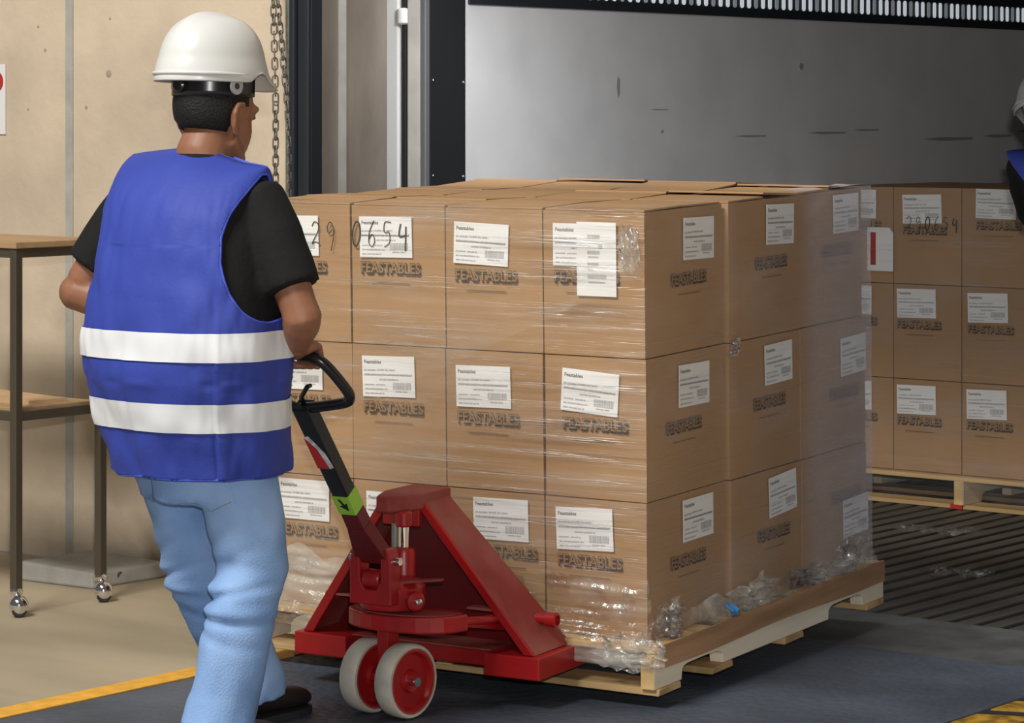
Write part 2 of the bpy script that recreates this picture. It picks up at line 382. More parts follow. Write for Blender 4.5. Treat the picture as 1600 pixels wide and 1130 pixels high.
# slotted cargo rail along the wall
rail = empty('slotted_rail', fr, 'black rail with a row of light slots along the trailer side wall', 'slotted rail')
m = MB(); m.box(-TR_L+.0005, -TR_L+.012, TR_U+.21, 13.9, 1.872, 1.905); m.box(-TR_L+.0005, -TR_L+.012, TR_U+.21, 13.9, 1.972, 2.07)
m.box(-TR_L+.0005, -TR_L+.006, TR_U+.21, 13.9, 1.905, 1.972); build('rail_body', m, 'steel_blueblack', parent=rail)
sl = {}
for k in ('slot_white_glow', 'slot_grey_glow'):
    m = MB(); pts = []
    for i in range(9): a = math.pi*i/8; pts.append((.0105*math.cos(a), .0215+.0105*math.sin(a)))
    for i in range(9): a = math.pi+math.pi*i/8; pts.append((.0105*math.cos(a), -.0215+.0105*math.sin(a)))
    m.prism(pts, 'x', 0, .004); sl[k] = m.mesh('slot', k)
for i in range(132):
    link('slot', sl['slot_grey_glow' if i % 3 == 2 else 'slot_white_glow'], rail, Matrix.Translation((-TR_L+.006, TR_U+.26+i*.0479, 1.9385)))
# rear frame of the trailer
post = empty('trailer_rear_frame', fr, 'white and black rear door frame of the trailer', 'door frame')
m = MB(); m.box(-6.42, -6.277, TR_U, TR_U+.16, -.4, 2.9); build('white_post', m, 'white_enamel', parent=post, bevel=.006)
m = MB(); m.tube([(-6.256, TR_U+.02, -.3), (-6.256, TR_U+.02, 2.9)], .017, 14); m.box(-6.277, -6.235, TR_U+.03, TR_U+.05, -.3, 2.9); build('rubber_seal', m, 'rubber', parent=post, smooth=True, angle=40)
m = MB(); m.lathe([(.016,0),(.024,.006),(.024,.05),(.016,.056)], (0,0,1), (-6.256, TR_U+.005, 1.80), 16); build('hinge', m, 'white_enamel', parent=post, smooth=True, angle=40)
m = MB(); m.box(-6.235, -6.172, TR_U-.005, TR_U+.16, -.3, 2.9); build('door_edge', m, 'cream_enamel', parent=post, bevel=.006)
m = MB(); m.box(-6.172, -6.150, TR_U-.01, TR_U+.012, -.3, 2.9); build('steel_corner', m, 'grey_steel', parent=post, bevel=.003)
m = MB(); m.box(-6.172, -6.1495, TR_U+.012, TR_U+.198, -.3, 2.75); build('black_plate', m, 'steel_black', parent=post, bevel=.002)
for u in (TR_U+.03, TR_U+.185):
    for z in (.5, .9, 1.3, 1.615, 1.93):
        m = MB(); m.lathe([(.005,0),(.005,.002),(0,.0035)], (1,0,0), (-6.1495, u, z-(.005 if u > 7.4 else 0)), 10); build('screw', m, 'chrome', parent=post, smooth=True)
m = MB(); m.box(-6.42, -3.4, TR_U, TR_U+.16, 2.75, 2.95); build('header_beam', m, 'steel_black', parent=post)

# ------------------------------------------------------------------ loading hall things
# notice on the wall
t = empty('wall_notice', TMAT(WALL_U-.002, 7.72, 1.555), 'white paper notice with red mark on the concrete wall', 'notice')
m = MB(); m.box(-.19, .19, -.004, 0, -.12, .12); build('sheet', m, 'paper', parent=t)
m = MB(); m.lathe([(.036,0),(.036,.002)], (0,-1,0), (.145,-.004,.06), 20); build('red_mark', m, 'red_print', parent=t)
# block at the foot of the wall
t = empty('concrete_block', TMAT(6.44, 6.90, 0, rz=R(4)), 'low grey concrete block against the foot of the wall', 'block')
m = MB(); m.hexa([(-.17,-.10,0),(.16,-.10,0),(.19,.22,0),(-.14,.22,0)], [(-.165,-.095,.062),(.155,-.095,.05),(.185,.22,.05),(-.135,.22,.062)]); build('block_body', m, 'joint_filler', parent=t, bevel=.008)
m = MB(); m.lathe([(.014,0),(.014,.004)], (1,0,0), (.164,.02,.028), 14); build('lifting_hole', m, 'dark_hole', parent=t)
# trolley
t = empty('steel_trolley', TMAT(5.88, 6.565, 0), 'brown steel trolley with two wooden shelves in front of the concrete wall', 'trolley')
CW, CD = .80, .345
lgm = MB(); lgm.box(-.014, .014, -.014, .014, .075, 1.10); leg = lgm.mesh('leg', 'cart_steel')
for x in (0, -CW):
    for y in (0, CD):
        link('leg', leg, t, Matrix.Translation((x, y, 0)), bevel=.003)
        c = MB(); c.lathe([(.019,.0),(.021,.012),(.014,.02),(.009,.02)], (0,0,1), (x, y, .062), 16); c.tube([(x,y,.066),(x+.012,y-.008,.058),(x+.024,y-.012,.045)], .008, 8)
        co = build('caster', c, 'chrome', parent=t, smooth=True, angle=45)
        c = MB(); c.ellipsoid((x+.028, y-.014, .034), (.029,.029,.031), 20, 14); build('caster_hood', c, 'chrome', parent=co, smooth=True)
        c = MB(); c.lathe([(.018,-.017),(.0225,-.012),(.0225,.012),(.018,.017)], (.8,-.5,0), (x+.030, y-.016, .0225), 18); build('caster_wheel', c, 'rubber', parent=co, smooth=True, angle=40)
for z, th in ((1.10, .03), (.61, .026)):
    m = MB(); m.box(-CW, 0, -.012, .012, z-.028, z); m.box(-CW, 0, CD-.012, CD+.012, z-.028, z); m.box(-.012, .012, .012, CD-.012, z-.028, z); m.box(-CW-.012, -CW+.012, .012, CD-.012, z-.028, z)
    fo = build('shelf_frame', m, 'cart_steel', parent=t)
    m = MB()
    if z > 1: m.box(-CW-.02, .02, -.02, CD+.02, z, z+.02)
    else: m.box(-CW+.016, -.014, .012, CD-.014, z-.006, z+.010)
    build('shelf_board', m, 'cart_wood', parent=t, bevel=.003)
t2 = empty('cardboard_offcut', TMAT(5.96, 6.72, .62), 'pinkish cardboard offcut lying on the lower trolley shelf', 'cardboard')
m = MB(); m.hexa([(-.2,0,0),(.10,.02,0),(.12,.16,0),(-.18,.15,0)], [(-.2,0,.022),(.10,.02,.012),(.12,.16,.012),(-.18,.15,.022)]); build('sheet', m, 'cardboard_edge', parent=t2)
# pull chain of the door
ch = empty('door_chain', TMAT(6.62, 6.203, 0), 'steel pull chain hanging by the door guide rail', 'chain')
m = MB(); pts = []
for i in range(20):
    a = 2*math.pi*i/20; pts.append((.0085*math.cos(a), 0, .0105*(1 if math.sin(a) > 0 else -1)*(1 if abs(math.sin(a)) > .05 else 0) + .0085*math.sin(a)))
m.tube(pts, .0026, 6, closed=True); lk = m.mesh('link', 'chain_steel', True)
def strand(path):
    d = 0; P = [Vector(p) for p in path]; k = 0
    for a, b in zip(P, P[1:]):
        L = (b-a).length; q = (b-a).to_track_quat('Z', 'Y')
        while d < L:
            link('link', lk, ch, Matrix.Translation(a+(b-a)*(d/L)) @ q.to_matrix().to_4x4() @ Matrix.Rotation(R(90*(k % 2)+25), 4, 'Z')); k += 1; d += .0275
        d -= L
strand([(-.012,0,2.1), (.0,0,1.78), (.012,-.005,1.55), (.012,-.005,1.0)])
strand([(-.020,.01,2.1), (.010,.01,1.83), (.045,.01,1.55), (.060,.01,1.40), (.058,.01,1.0)])

# ================================================================== PALLET LOAD
W, D, HR = .3015, .4303, (.3546, .3672, .3751)
SM = Matrix.Translation((.345, 7.373, .159)) @ Matrix.Rotation(-AM, 4, 'Z') @ Matrix.Rotation(.0276, 4, 'X') @ Matrix.Rotation(.0054, 4, 'Y')

# shared carton meshes
def carton_mesh(w, d, h, name='carton_body'):
    m = MB(); bm = m.bm
    bmesh.ops.create_cube(bm, size=1.0)
    for v in bm.verts: v.co = Vector((v.co.x*(w-.004), v.co.y*(d-.004), (v.co.z+.5)*(h-.003)))
    bmesh.ops.subdivide_edges(bm, edges=bm.edges[:], cuts=4, use_grid_fill=True)
    for v in bm.verts:
        x, y, z = v.co.x/(w/2), v.co.y/(d/2), v.co.z/h*2-1
        bx = (1-min(1,x*x))*0; f = (1-y*y)*(1-z*z)*.0035 if abs(x) > .95 else 0
        if abs(x) > .95: v.co.x += math.copysign(max(0,f), x)
        if abs(y) > .95: v.co.y += math.copysign(max(0,(1-x*x)*(1-z*z)*.0035), y)
    return m.mesh(name, 'cardboard', True, 50)
CART = [carton_mesh(W, D, h) for h in HR]
m = MB(); m.box(-W/2+.006, W/2-.006, -D/2+.004, -.003, 0, .004); m.box(-W/2+.006, W/2-.006, .003, D/2-.004, 0, .004)
def flap(l, y0, y1): m = MB(); m.box(-W/2+.005, W/2-.005, y0, y1, 0, .0045); return m.mesh('top_flap', 'cardboard')
FLAP_A = flap(W, 0, D/2-.008); FLAP_B = flap(W, -D/2+.008, 0)
# label sticker .178 x .112, printed lines built as small marks
LW, LH = .172, .112
m = MB(); m.box(-LW/2, LW/2, -.0012, 0, -LH/2, LH/2); LABEL = m.mesh('shipping_label', 'label_white')
def marks():
    m = MB(); rnd = random.Random(3)
    def line(x, z, w, h, dens=.85):
        e = x+w
        while x < e:
            wl = rnd.uniform(.006, .016); q = x; 
            while q < min(x+wl, e):
                hh = h*rnd.uniform(.7, 1); m.quad([(q, -.0016, z), (q+.0014, -.0016, z), (q+.0014, -.0016, z+hh), (q, -.0016, z+hh)]); q += .0021
            x += wl+.0025
    line(-.079, .014, .040, .0055); line(-.036, .015, .058, .0055)
    line(-.079, .0015, .155, .0065); line(-.079, .0018, .155, .004)
    line(-.030, -.011, .062, .0052)
    line(-.078, -.025, .030, .0045); line(-.042, -.025, .030, .0045)
    line(-.078, -.037, .074, .0048); line(-.078, -.049, .062, .0048)
    # barcode
    x = .014
    while x < .072:
        bw = rnd.choice((.0009, .0014, .0020)); m.quad([(x,-.0016,-.036),(x+bw,-.0016,-.036),(x+bw,-.0016,-.016),(x,-.0016,-.016)]); x += bw+rnd.choice((.0009, .0013))
    line(.022, -.043, .040, .004)
    return m.mesh('label_print', 'label_print_grey')
LPRINT = marks()
HEAD = text_mesh('Feastables', .0135, 'label_print', .00035, 1.0, 'LEFT')
# carton logo: outlined block letters with a drop shadow
LOGO_W = .205
def logo():
    base = text_mesh('FEASTABLES', .050, 'cardboard'); xs = [v.co.x for v in base.vertices]; k = LOGO_W*.94/(max(xs)-min(xs))
    out = []
    for off, mt, dx, dz, y in ((.0018, 'ink_dark', .0016, -.0048, -.0006), (.0022, 'ink', 0, 0, -.0009), (-.0006, 'cardboard', 0, 0, -.0013)):
        me = text_mesh('FEASTABLES', .050, mt, off, k); 
        for v in me.vertices: v.co = Vector((v.co.x+dx, y, v.co.y*.80+dz))
        out.append(me)
    return out
LOGO = logo()
m = MB(); m.box(-.085, .085, -.0008, -.0004, -.019, -.0135); LOGOBAR = m.mesh('shadow_bar', 'ink')
m = MB(); rnd = random.Random(5); x = -.062
while x < .062:
    m.quad([(x,-.0006,-.030),(x+.0022,-.0006,-.030),(x+.0022,-.0006,-.0265),(x,-.0006,-.0265)]); x += .0034
TAGLINE = m.mesh('tagline', 'ink')

def face_mats(side):
    return Matrix.Identity(4) if side == 'front' else Matrix.Rotation(R(90), 4, 'Z')
def add_label(root, side, fx, dz, tilt, w, d, h, scale=1.0, head=True):
    """sticker on the face: fx = horizontal offset from the face centre, dz = centre below the top"""
    A = face_mats(side); off = d/2 if side == 'front' else w/2
    M = A @ Matrix.Translation((fx, -off-.0042, h-dz)) @ Matrix.Rotation(R(tilt), 4, 'Y') @ Matrix.Scale(scale, 4)
    lb = link('shipping_label', LABEL, root, M); lb['label'] = 'white printed sticker'
    link('label_print', LPRINT, lb)
    if head: link('label_heading', HEAD, lb, Matrix.Translation((-.079, -.0016, .035)) @ Matrix.Rotation(R(90), 4, 'X'))
    return lb
def add_logo(root, side, fx, dz, w, d, h, scale=1.0):
    A = face_mats(side); off = d/2 if side == 'front' else w/2
    M = A @ Matrix.Translation((fx, -off-.0042, h-dz-.018*scale)) @ Matrix.Scale(scale, 4)
    lo = link('printed_name', LOGO[0], root, M); lo['label'] = 'dark brown printed block letters'
    link('letter_outline', LOGO[1], lo); link('letter_face', LOGO[2], lo)
    link('tagline', TAGLINE, lo)
    return lo

rows = ('bottom', 'middle', 'top'); zrow = (0, HR[0], HR[0]+HR[1])
cname = ('near corner', 'jack side, second from corner', 'jack side, third from corner', 'jack side, farthest from corner')
sname = ('', 'middle of shaded right side', 'far end of shaded right side')
# (column, row) -> label offset x, dz, tilt on the front; None when not seen
FL = {(0,2):(-.032,.090,0),(1,2):(-.035,.096,2.0),(2,2):(-.035,.086,-1),(3,2):(-.035,.09,-1),
      (0,1):(-.012,.093,3.6),(1,1):(-.030,.096,-1),(2,1):(-.028,.085,-1.5),(3,1):(-.03,.08,-1),
      (0,0):(-.030,.080,-2.0),(1,0):(.02,.075,-1),(2,0):(-.02,.085,0),(3,0):(-.01,.07,0)}
SL = {(0,2):(.07,.085,1.5),(0,1):(.035,.090,1),(0,0):(.055,.075,0),(1,2):(.085,.075,2),(1,1):(.07,.080,-1),(1,0):(.085,.075,-3),
      (2,2):(.095,.070,0),(2,1):(.12,.105,-1.5),(2,0):(.125,.205,-1.5)}
cart_rnd = random.Random(11)
cartons = {}
for c in range(4):
    for dpt in range(3):
        for r in range(3):
            if not (dpt == 0 or c == 0 or r == 2): continue
            h = HR[r]
            jx = cart_rnd.uniform(-.002, .002); jy = cart_rnd.uniform(0, .003)
            if r == 2 and dpt == 2: jx -= .006
            x = -(c+.5)*W + jx; y = (dpt+.5)*D + jy + (.012 if (dpt == 0 and False) else 0)
            if dpt >= 1: y += .008; x += .015
            if c == 0 and dpt == 0: place = cname[0]
            elif dpt == 0: place = cname[c]
            elif c == 0: place = sname[dpt]
            else: place = ('%s row, %s from shaded side' % (('', 'middle', 'back')[dpt], ('', 'second', 'third', 'fourth')[c]))
            o = empty('carton', SM @ Matrix.Translation((x, y, zrow[r])), 'brown carton, %s layer of load on jack, %s' % (rows[r], place), 'carton', 'cartons of the load on the pallet jack')
            cartons[(c, dpt, r)] = o
            link('carton_body', CART[r], o)
            if dpt == 0 and (c, r) in FL:
                fx, dz, tl = FL[(c, r)]
                add_label(o, 'front', fx, dz, tl, W, D, h, .98)
                add_logo(o, 'front', fx+.014, dz+.078, W, D, h, .98)
            if c == 0:
                fx, dz, tl = SL[(dpt, r)]
                add_label(o, 'side', fx, dz, tl, W, D, h, .98, head=True)
                add_logo(o, 'side', fx-.055 if dpt < 2 else fx-.06, (dz+.095) if not (dpt == 2 and r == 0) else .13, W, D, h, .98)
            if r == 2:       # top flaps, slightly sprung open
                a = cart_rnd.uniform(.8, 5.0)*(1 if dpt else .35); b = cart_rnd.uniform(.5, 4.0)*(1 if dpt else .35)
                link('top_flap', FLAP_A, o, Matrix.Translation((0, D/2-.008, h-.002)) @ Matrix.Rotation(R(-a), 4, 'X') @ Matrix.Translation((0, -(D/2-.008), 0)))
                link('top_flap', FLAP_B, o, Matrix.Translation((0, -D/2+.008, h-.002)) @ Matrix.Rotation(R(b), 4, 'X') @ Matrix.Translation((0, D/2-.008, 0)))
# portrait shipping sheet over the corner carton's sticker
o = cartons[(0,0,2)]; h = HR[2]
m = MB(); m.box(-.058, .058, -.0015, 0, -.095, .095); sh = build('shipping_sheet', m, 'label_white', parent=o, mw=Matrix.Translation((.014, -D/2-.0065, h-.125)))
sh['label'] = 'tall white sheet with four barcodes'
m = MB(); rnd = random.Random(9)
for z, w2, h2 in ((.052,.036,.011),(.012,.037,.010),(-.018,.032,.010),(-.050,.055,.010)):
    x = -.026
    while x < -.026+w2:
        bw = rnd.choice((.0009,.0014,.002)); m.quad([(x,-.0019,z),(x+bw,-.0019,z),(x+bw,-.0019,z+h2),(x,-.0019,z+h2)]); x += bw+.001
for z, w2 in ((.041,.028),(.003,.030),(-.030,.022),(-.062,.050),(.030,.006)):
    x = -.024
    while x < -.024+w2: m.quad([(x,-.0019,z),(x+.0014,-.0019,z),(x+.0014,-.0019,z+.0045),(x,-.0019,z+.0045)]); x += .0022
m.quad([(.006,-.0019,.028),(.018,-.0019,.028),(.018,-.0019,.038),(.006,-.0019,.038)])
build('label_print', m, 'label_print_grey', parent=sh)
# marker handwriting 29 0654
DIG = {'2': [[(0,.8),(.2,1),(.5,.9),(.5,.6),(0,.05),(.25,.12),(.6,.05)]], '9': [[(.55,.75),(.3,1),(.05,.75),(.2,.5),(.55,.7),(.55,.3),(.35,-.25)]],
       '0': [[(.3,1),(.05,.6),(.1,.1),(.35,0),(.6,.4),(.55,.9),(.3,1)]], '6': [[(.5,1.05),(.15,.6),(.1,.15),(.35,0),(.55,.25),(.35,.5),(.12,.3)]],
       '5': [[(.6,1),(.15,1),(.1,.6),(.45,.6),(.5,.2),(.1,.0)]], '4': [[(.15,.95),(.05,.45),(.6,.5)], [(.55,.85),(.5,-.15)]]}
def write(root, txt, x, z, hgt, off, sx=.62, adv=.78):
    for ch_ in txt:
        if ch_ != ' ':
            for st in DIG[ch_]:
                P = [(p[0]*hgt*sx/.6*.62, p[1]*hgt) for p in st]
                pts = [tuple(q) for q in catmull([(a, b) for a, b in P], len(P)*5)]
                m = MB(); m.tube([(x+a, off, z+b) for a, b in pts], [(.0024, .0009)]*len(pts), 6)
                mo = build('handwriting', m, 'marker', parent=root, smooth=True); mo['label'] = 'black marker handwriting'
        x += hgt*adv
write(cartons[(3,0,2)], '29', .030, HR[2]-.112, .062, -D/2-.0072)
write(cartons[(2,0,2)], '0654', -.142, HR[2]-.112, .066, -D/2-.0072, adv=.76)

# ---- pallet under the load (x across the jack side, y along the stringers)
PH = .125; PX0, PX1, PY0, PY1 = -4*W-.02, .054, -.054, 3*D+.05
def make_pallet(name, mw, label, px0, px1, py0, py1, side_board=True, red=False):
    t = empty(name, mw, label, 'pallet')
    nb = 7; pitch = (py1-py0)/nb
    for i in range(nb):
        bw = .135 if i in (0, nb-1) else .095
        y = py0 + (i+.5)*(py1-py0-.135)/(nb-1)*(nb-1)/nb + .01 if False else py0 + .0675 + i*(py1-py0-.135)/(nb-1)
        m = MB(); m.box(px0, px1-.004, y-bw/2, y+bw/2, -.019, -.002); build('deck_board', m, 'wood_deck', parent=t, bevel=.003)
    for i, yy in enumerate((py0+.07, py0+.36, (py0+py1)/2+.09, py1-.34, py1-.07)):
        if i == 3: continue
        m = MB(); m.hexa([(px0,yy-.06,-PH),(px1+.004,yy-.065,-PH),(px1+.002,yy+.06,-PH),(px0,yy+.06,-PH)], [(px0,yy-.06,-PH+.016),(px1+.004,yy-.06,-PH+.017),(px1-.002,yy+.065,-PH+.016),(px0,yy+.06,-PH+.016)])
        bo = build('bottom_board', m, 'wood_deck', parent=t, bevel=.003)
    # stringers with notches
    z0, z1 = -PH+.0165, -.0195
    def nprof():
        L = py1-py0; P = [(py0, z0)]
        for c0 in (py0+.26, py1-.26):
            pts = []
            for k in range(9):
                a = math.pi*k/8; pts.append((c0-.115*math.copysign(abs(math.cos(a))**.35, math.cos(a)), z0+.038*math.sin(a)**.45 if 0 < k < 8 else z0))
            P += pts
        P += [(py1, z0), (py1, z1), (py0, z1)]
        return P
    for x in (px1-.045, (px0+px1)/2-.02, px0+.002):
        m = MB(); m.prism(nprof(), 'x', x, x+.04); so = build('stringer', m, 'wood_pale', parent=t, bevel=.002)
        m = MB(); m.box(x+.001, x+.039, py0-.0015, py0+.001, z0+.001, z1-.001); build('end_grain', m, 'wood_end', parent=so)
    if side_board:
        m = MB(); m.grid(lambda a, b: (px1+.0025, py0+.012+(py1-py0-.018)*a, z1+.021-b*(.058+.004*math.sin(a*9))), 24, 3)
        bm = m.bm; r = bmesh.ops.extrude_face_region(bm, geom=bm.faces[:])
        for v in [e for e in r['geom'] if isinstance(e, bmesh.types.BMVert)]: v.co.x -= .0075
        so = build('side_board', m, 'wood_brown', parent=t)
    if red:
        m = MB(); m.box(-.02, .03, py0-.0025, py0+.01, -PH+.001, -PH+.018); build('red_smear', m, 'red_print', parent=t)
    return t
make_pallet('wooden_pallet', SM, 'raised wooden pallet carrying the wrapped load on the jack', PX0, PX1, PY0, PY1)

# ---- stretch wrap around the load
HT = sum(HR)
wrap = empty('stretch_wrap', SM, 'clear stretch film wound around the carton load on the jack', 'stretch film')
def nz(x, y, z): return noise.noise(Vector((x, y, z)))
def front_film(a, b):
    x = -4*W-.012 + (4*W+.022)*a; z = -.03 + (HT+.036)*b
    d = .010 + .004*nz(x*3, z*34, 1) + .004*nz(x*2+7, z*60, 2) + .006*max(0, nz(x*1.5, z*9, 4))
    if b > .97: d = .006
    # diagonal pleats near the corner
    q = (z - .70 - .42*(x+.55)) ; d += .006*math.exp(-(q/.02)**2)
    return (x, -d-.004, z)
m = MB(); m.grid(front_film, 110, 220); build('film_panel', m, 'film_front', parent=wrap, smooth=True)
def side_film(a, b):
    y = -.012 + (3*D+.03)*a; z = -.03 + (HT+.036)*b
    d = .010 + .004*nz(y*3, z*20, 11) + .005*max(0, nz(y*2, z*8, 14))
    q = (z - .62 - .45*y); d += .006*math.exp(-(q/.03)**2)
    if a < .02: d = .008
    return (d+.004+.016*min(1, max(0, (y-D+.03)/.03)), y, z)
m = MB(); m.grid(side_film, 100, 160); build('film_panel', m, 'film_side', parent=wrap, smooth=True)
# film turned over the top edge
def top_film(a, b):
    x = -4*W-.01 + (4*W+.02)*a; y = -.014 + .10*b
    return (x, y, HT+.006 + .005*nz(x*6, y*20, 3) + .012*b*max(0, nz(x*3, 1, 5)))
m = MB(); m.grid(top_film, 90, 10); build('film_top_edge', m, 'film_front', parent=wrap, smooth=True)
def top_film2(a, b):
    y = -.01 + (3*D+.02)*a; x = .014 - .09*b
    return (x, y, HT+.007 + .005*nz(y*6, x*20, 8))
m = MB(); m.grid(top_film2, 90, 8); build('film_top_edge', m, 'film_side', parent=wrap, smooth=True)
# gathered film around the pallet deck
def skirt(a, b):     # front
    top = .150 + .035*nz(a*7, 1, 24) + .02*nz(a*19, 4, 25); x = -4*W-.02 + (4*W+.034+.03*b)*a; z = top - (top+.055)*b
    y = -.019 - .045*min(1, max(0, b-.45)*2.4) + .012*nz(x*4, z*60, 21) + .008*nz(x*9, z*90, 22)
    return (x, y, z + .012*nz(x*4, 3, 23))
m = MB(); m.grid(skirt, 130, 36); build('film_skirt', m, 'film_crumple', parent=wrap, smooth=True)
def skirt2(a, b):
    y = -.03 + (3*D+.05)*a; top = .055 + .05*max(0, nz(y*4, 2, 31)) + .03*nz(y*11, 5, 32); z = top*(1-b) + .002
    x = .024 + .022*b + .012*nz(y*16, z*30, 33) + .010*abs(nz(y*26, z*40, 36))
    return (max(.006, x), y, z)
m = MB(); m.grid(skirt2, 150, 14); build('film_skirt', m, 'film_crumple', parent=wrap, smooth=True)
# crumpled tufts of film
def tuft(c, r, seed):
    m = MB()
    def f(a, b):
        u, v = a-.5, b-.5
        return (c[0]+r[0]*(1.2*nz(a*5, b*5, seed)+.8*nz(a*11, b*11, seed+3)), c[1]+r[1]*2*u+r[1]*.5*nz(a*6, b*6, seed+7), c[2]+r[2]*2*v*(1-.5*abs(u))+r[2]*.5*nz(a*6, b*6, seed+9))
    m.grid(f, 26, 18); return m
for c, r, s_ in (((.035,.52,.035),(.025,.11,.035),1),((.035,1.16,.05),(.03,.11,.05),4),((.030,.07,.05),(.022,.06,.05),6),((.024,.455,.71),(.014,.03,.025),9),((.04,.85,.035),(.02,.12,.03),18)):
    build('film_tuft', tuft(c, r, s_), 'film_crumple', parent=wrap, smooth=True)
for c, r, s_ in (((-.02,-.05,-.02),(.10,.02,.05),12),((-.034,-.019,1.0),(.028,.004,.06),15)):
    m = tuft((0,0,0), (r[1],r[0],r[2]), s_)
    for v in m.bm.verts: v.co = Vector((v.co.y+c[0], -abs(v.co.x)+c[1], v.co.z+c[2]))
    build('film_tuft', m, 'film_crumple', parent=wrap, smooth=True)
# blue tape scrap on the pallet edge
b = empty('tape_scrap', SM @ Matrix.Translation((.040, .385, .0)), 'scrap of bright blue tape on the pallet edge', 'tape')
m = MB(); m.grid(lambda a, q: (.012*math.sin(q*5)+.004, -.018+.036*a, .004+.034*q+.004*math.sin(a*7)), 6, 8); build('tape_film', m, 'blue_scrap', parent=b, smooth=True)

# ================================================================== LOAD INSIDE THE TRAILER
BM_A = AT
BMx = Matrix.Translation((1.868, 10.885, 0)) @ Matrix.Rotation(-BM_A, 4, 'Z')
# columns: near right end lies outside the picture; x of carton edges measured along the face from the base point
bx0 = -.835
make_pallet('wooden_pallet', BMx @ Matrix.Translation((bx0+2*W, .05, PH)), 'dirty wooden pallet under the carton stack inside the trailer', -2*W+.012, 2*W+.02, -.05, 3*D+.05, side_board=False, red=True)
bn = ('half hidden behind jack load', 'second column from left', 'third column, beside worker', 'rightmost column')
BL = {(0,2):(-.01,.07,0),(1,2):(-.02,.085,-1.5),(2,2):(.0,.06,1),(3,2):(0,.07,0),(0,1):(-.03,.07,0),(1,1):(-.045,.075,-1),(2,1):(-.035,.08,-1.5),(3,1):(-.03,.08,0),(0,0):(-.03,.075,0),(1,0):(-.045,.08,-1),(2,0):(-.04,.08,-1.5),(3,0):(-.03,.08,0)}
bc = {}
for c in range(4):
    for dpt in range(2):
        for r in range(3):
            if dpt and r < 2: continue
            o = empty('carton', BMx @ Matrix.Translation((bx0+(c+.5)*W, .05+(dpt+.5)*D, PH+.001+zrow[r])), 'brown carton, %s layer inside trailer, %s' % (rows[r], bn[c] + (', second row back' if dpt else '')), 'carton', 'cartons of the stack inside the trailer')
            bc[(c,dpt,r)] = o
            link('carton_body', CART[r], o)
            if dpt == 0:
                fx, dz, tl = BL[(c,r)]
                add_label(o, 'front', fx, dz, tl, W, D, HR[r]); add_logo(o, 'front', fx+.012, dz+.075, W, D, HR[r])
o = bc[(0,0,2)]
m = MB(); m.prism([(-.058,-.085),(.058,-.085),(.058,.065),(.040,.085),(-.058,.085)], 'y', -.002, 0); ps = build('packing_slip', m, 'label_white', parent=o, mw=Matrix.Translation((.098, -D/2-.008, HR[2]-.245))); ps['label'] = 'white slip with a red bar'
m = MB(); m.box(-.044, -.020, -.0030, -.002, -.062, .066); build('red_bar', m, 'red_print', parent=ps)
write(bc[(1,0,2)], '290654', -.085, HR[2]-.165, .050, -D/2-.007, adv=.80)
# film around it
wrap2 = empty('stretch_wrap', BMx, 'clear stretch film around the carton stack inside the trailer', 'stretch film')
def bfilm(a, q):
    x = bx0-.01+(4*W+.02)*a; z = PH-.02+(HT+.02)*q
    return (x, .05-.014-.004*nz(x*3, z*20, 51)-.004*max(0, nz(x*2, z*7, 53)), z)
m = MB(); m.grid(bfilm, 80, 60); build('film_panel', m, 'film_side', parent=wrap2, smooth=True)
def bskirt(a, q):
    x = bx0+(4*W)*a; z = PH+.06-.15*q
    return (x, .0-.012*q+.012*nz(x*7, z*20, 55), z+.02*nz(x*5, 2, 56))
m = MB(); m.grid(bskirt, 90, 10); build('film_skirt', m, 'film_side', parent=wrap2, smooth=True)
# film scraps on the ribbed floor
for (loc, rr, sd, lab) in (((1.514, 10.35, 0), (.16,.10,.018), 3, 'crumpled clear film scrap on the trailer floor near the far pallet'), ((1.452, 9.366, 0), (.10,.09,.022), 8, 'crumpled clear film scrap curled on the ribbed floor, nearest the dock lip')):
    m = MB()
    def scrap(a, q, rr=rr, sd=sd):
        x = (a-.5)*2*rr[0]; y = (q-.5)*2*rr[1]*(.6+.5*nz(a*3, sd, 1)); return (x + .03*nz(q*4, sd, 2), y, .004 + rr[2]*(.9+ nz(a*6, q*6, sd) + .8*nz(a*14, q*14, sd+2)))
    m.grid(scrap, 30, 20); o = build('film_scrap', m, 'film_scrap', mw=Matrix.Translation(loc) @ Matrix.Rotation(R(-20), 4, 'Z'), smooth=True); tag(o, lab, 'film scrap', 'film scraps on the trailer floor')

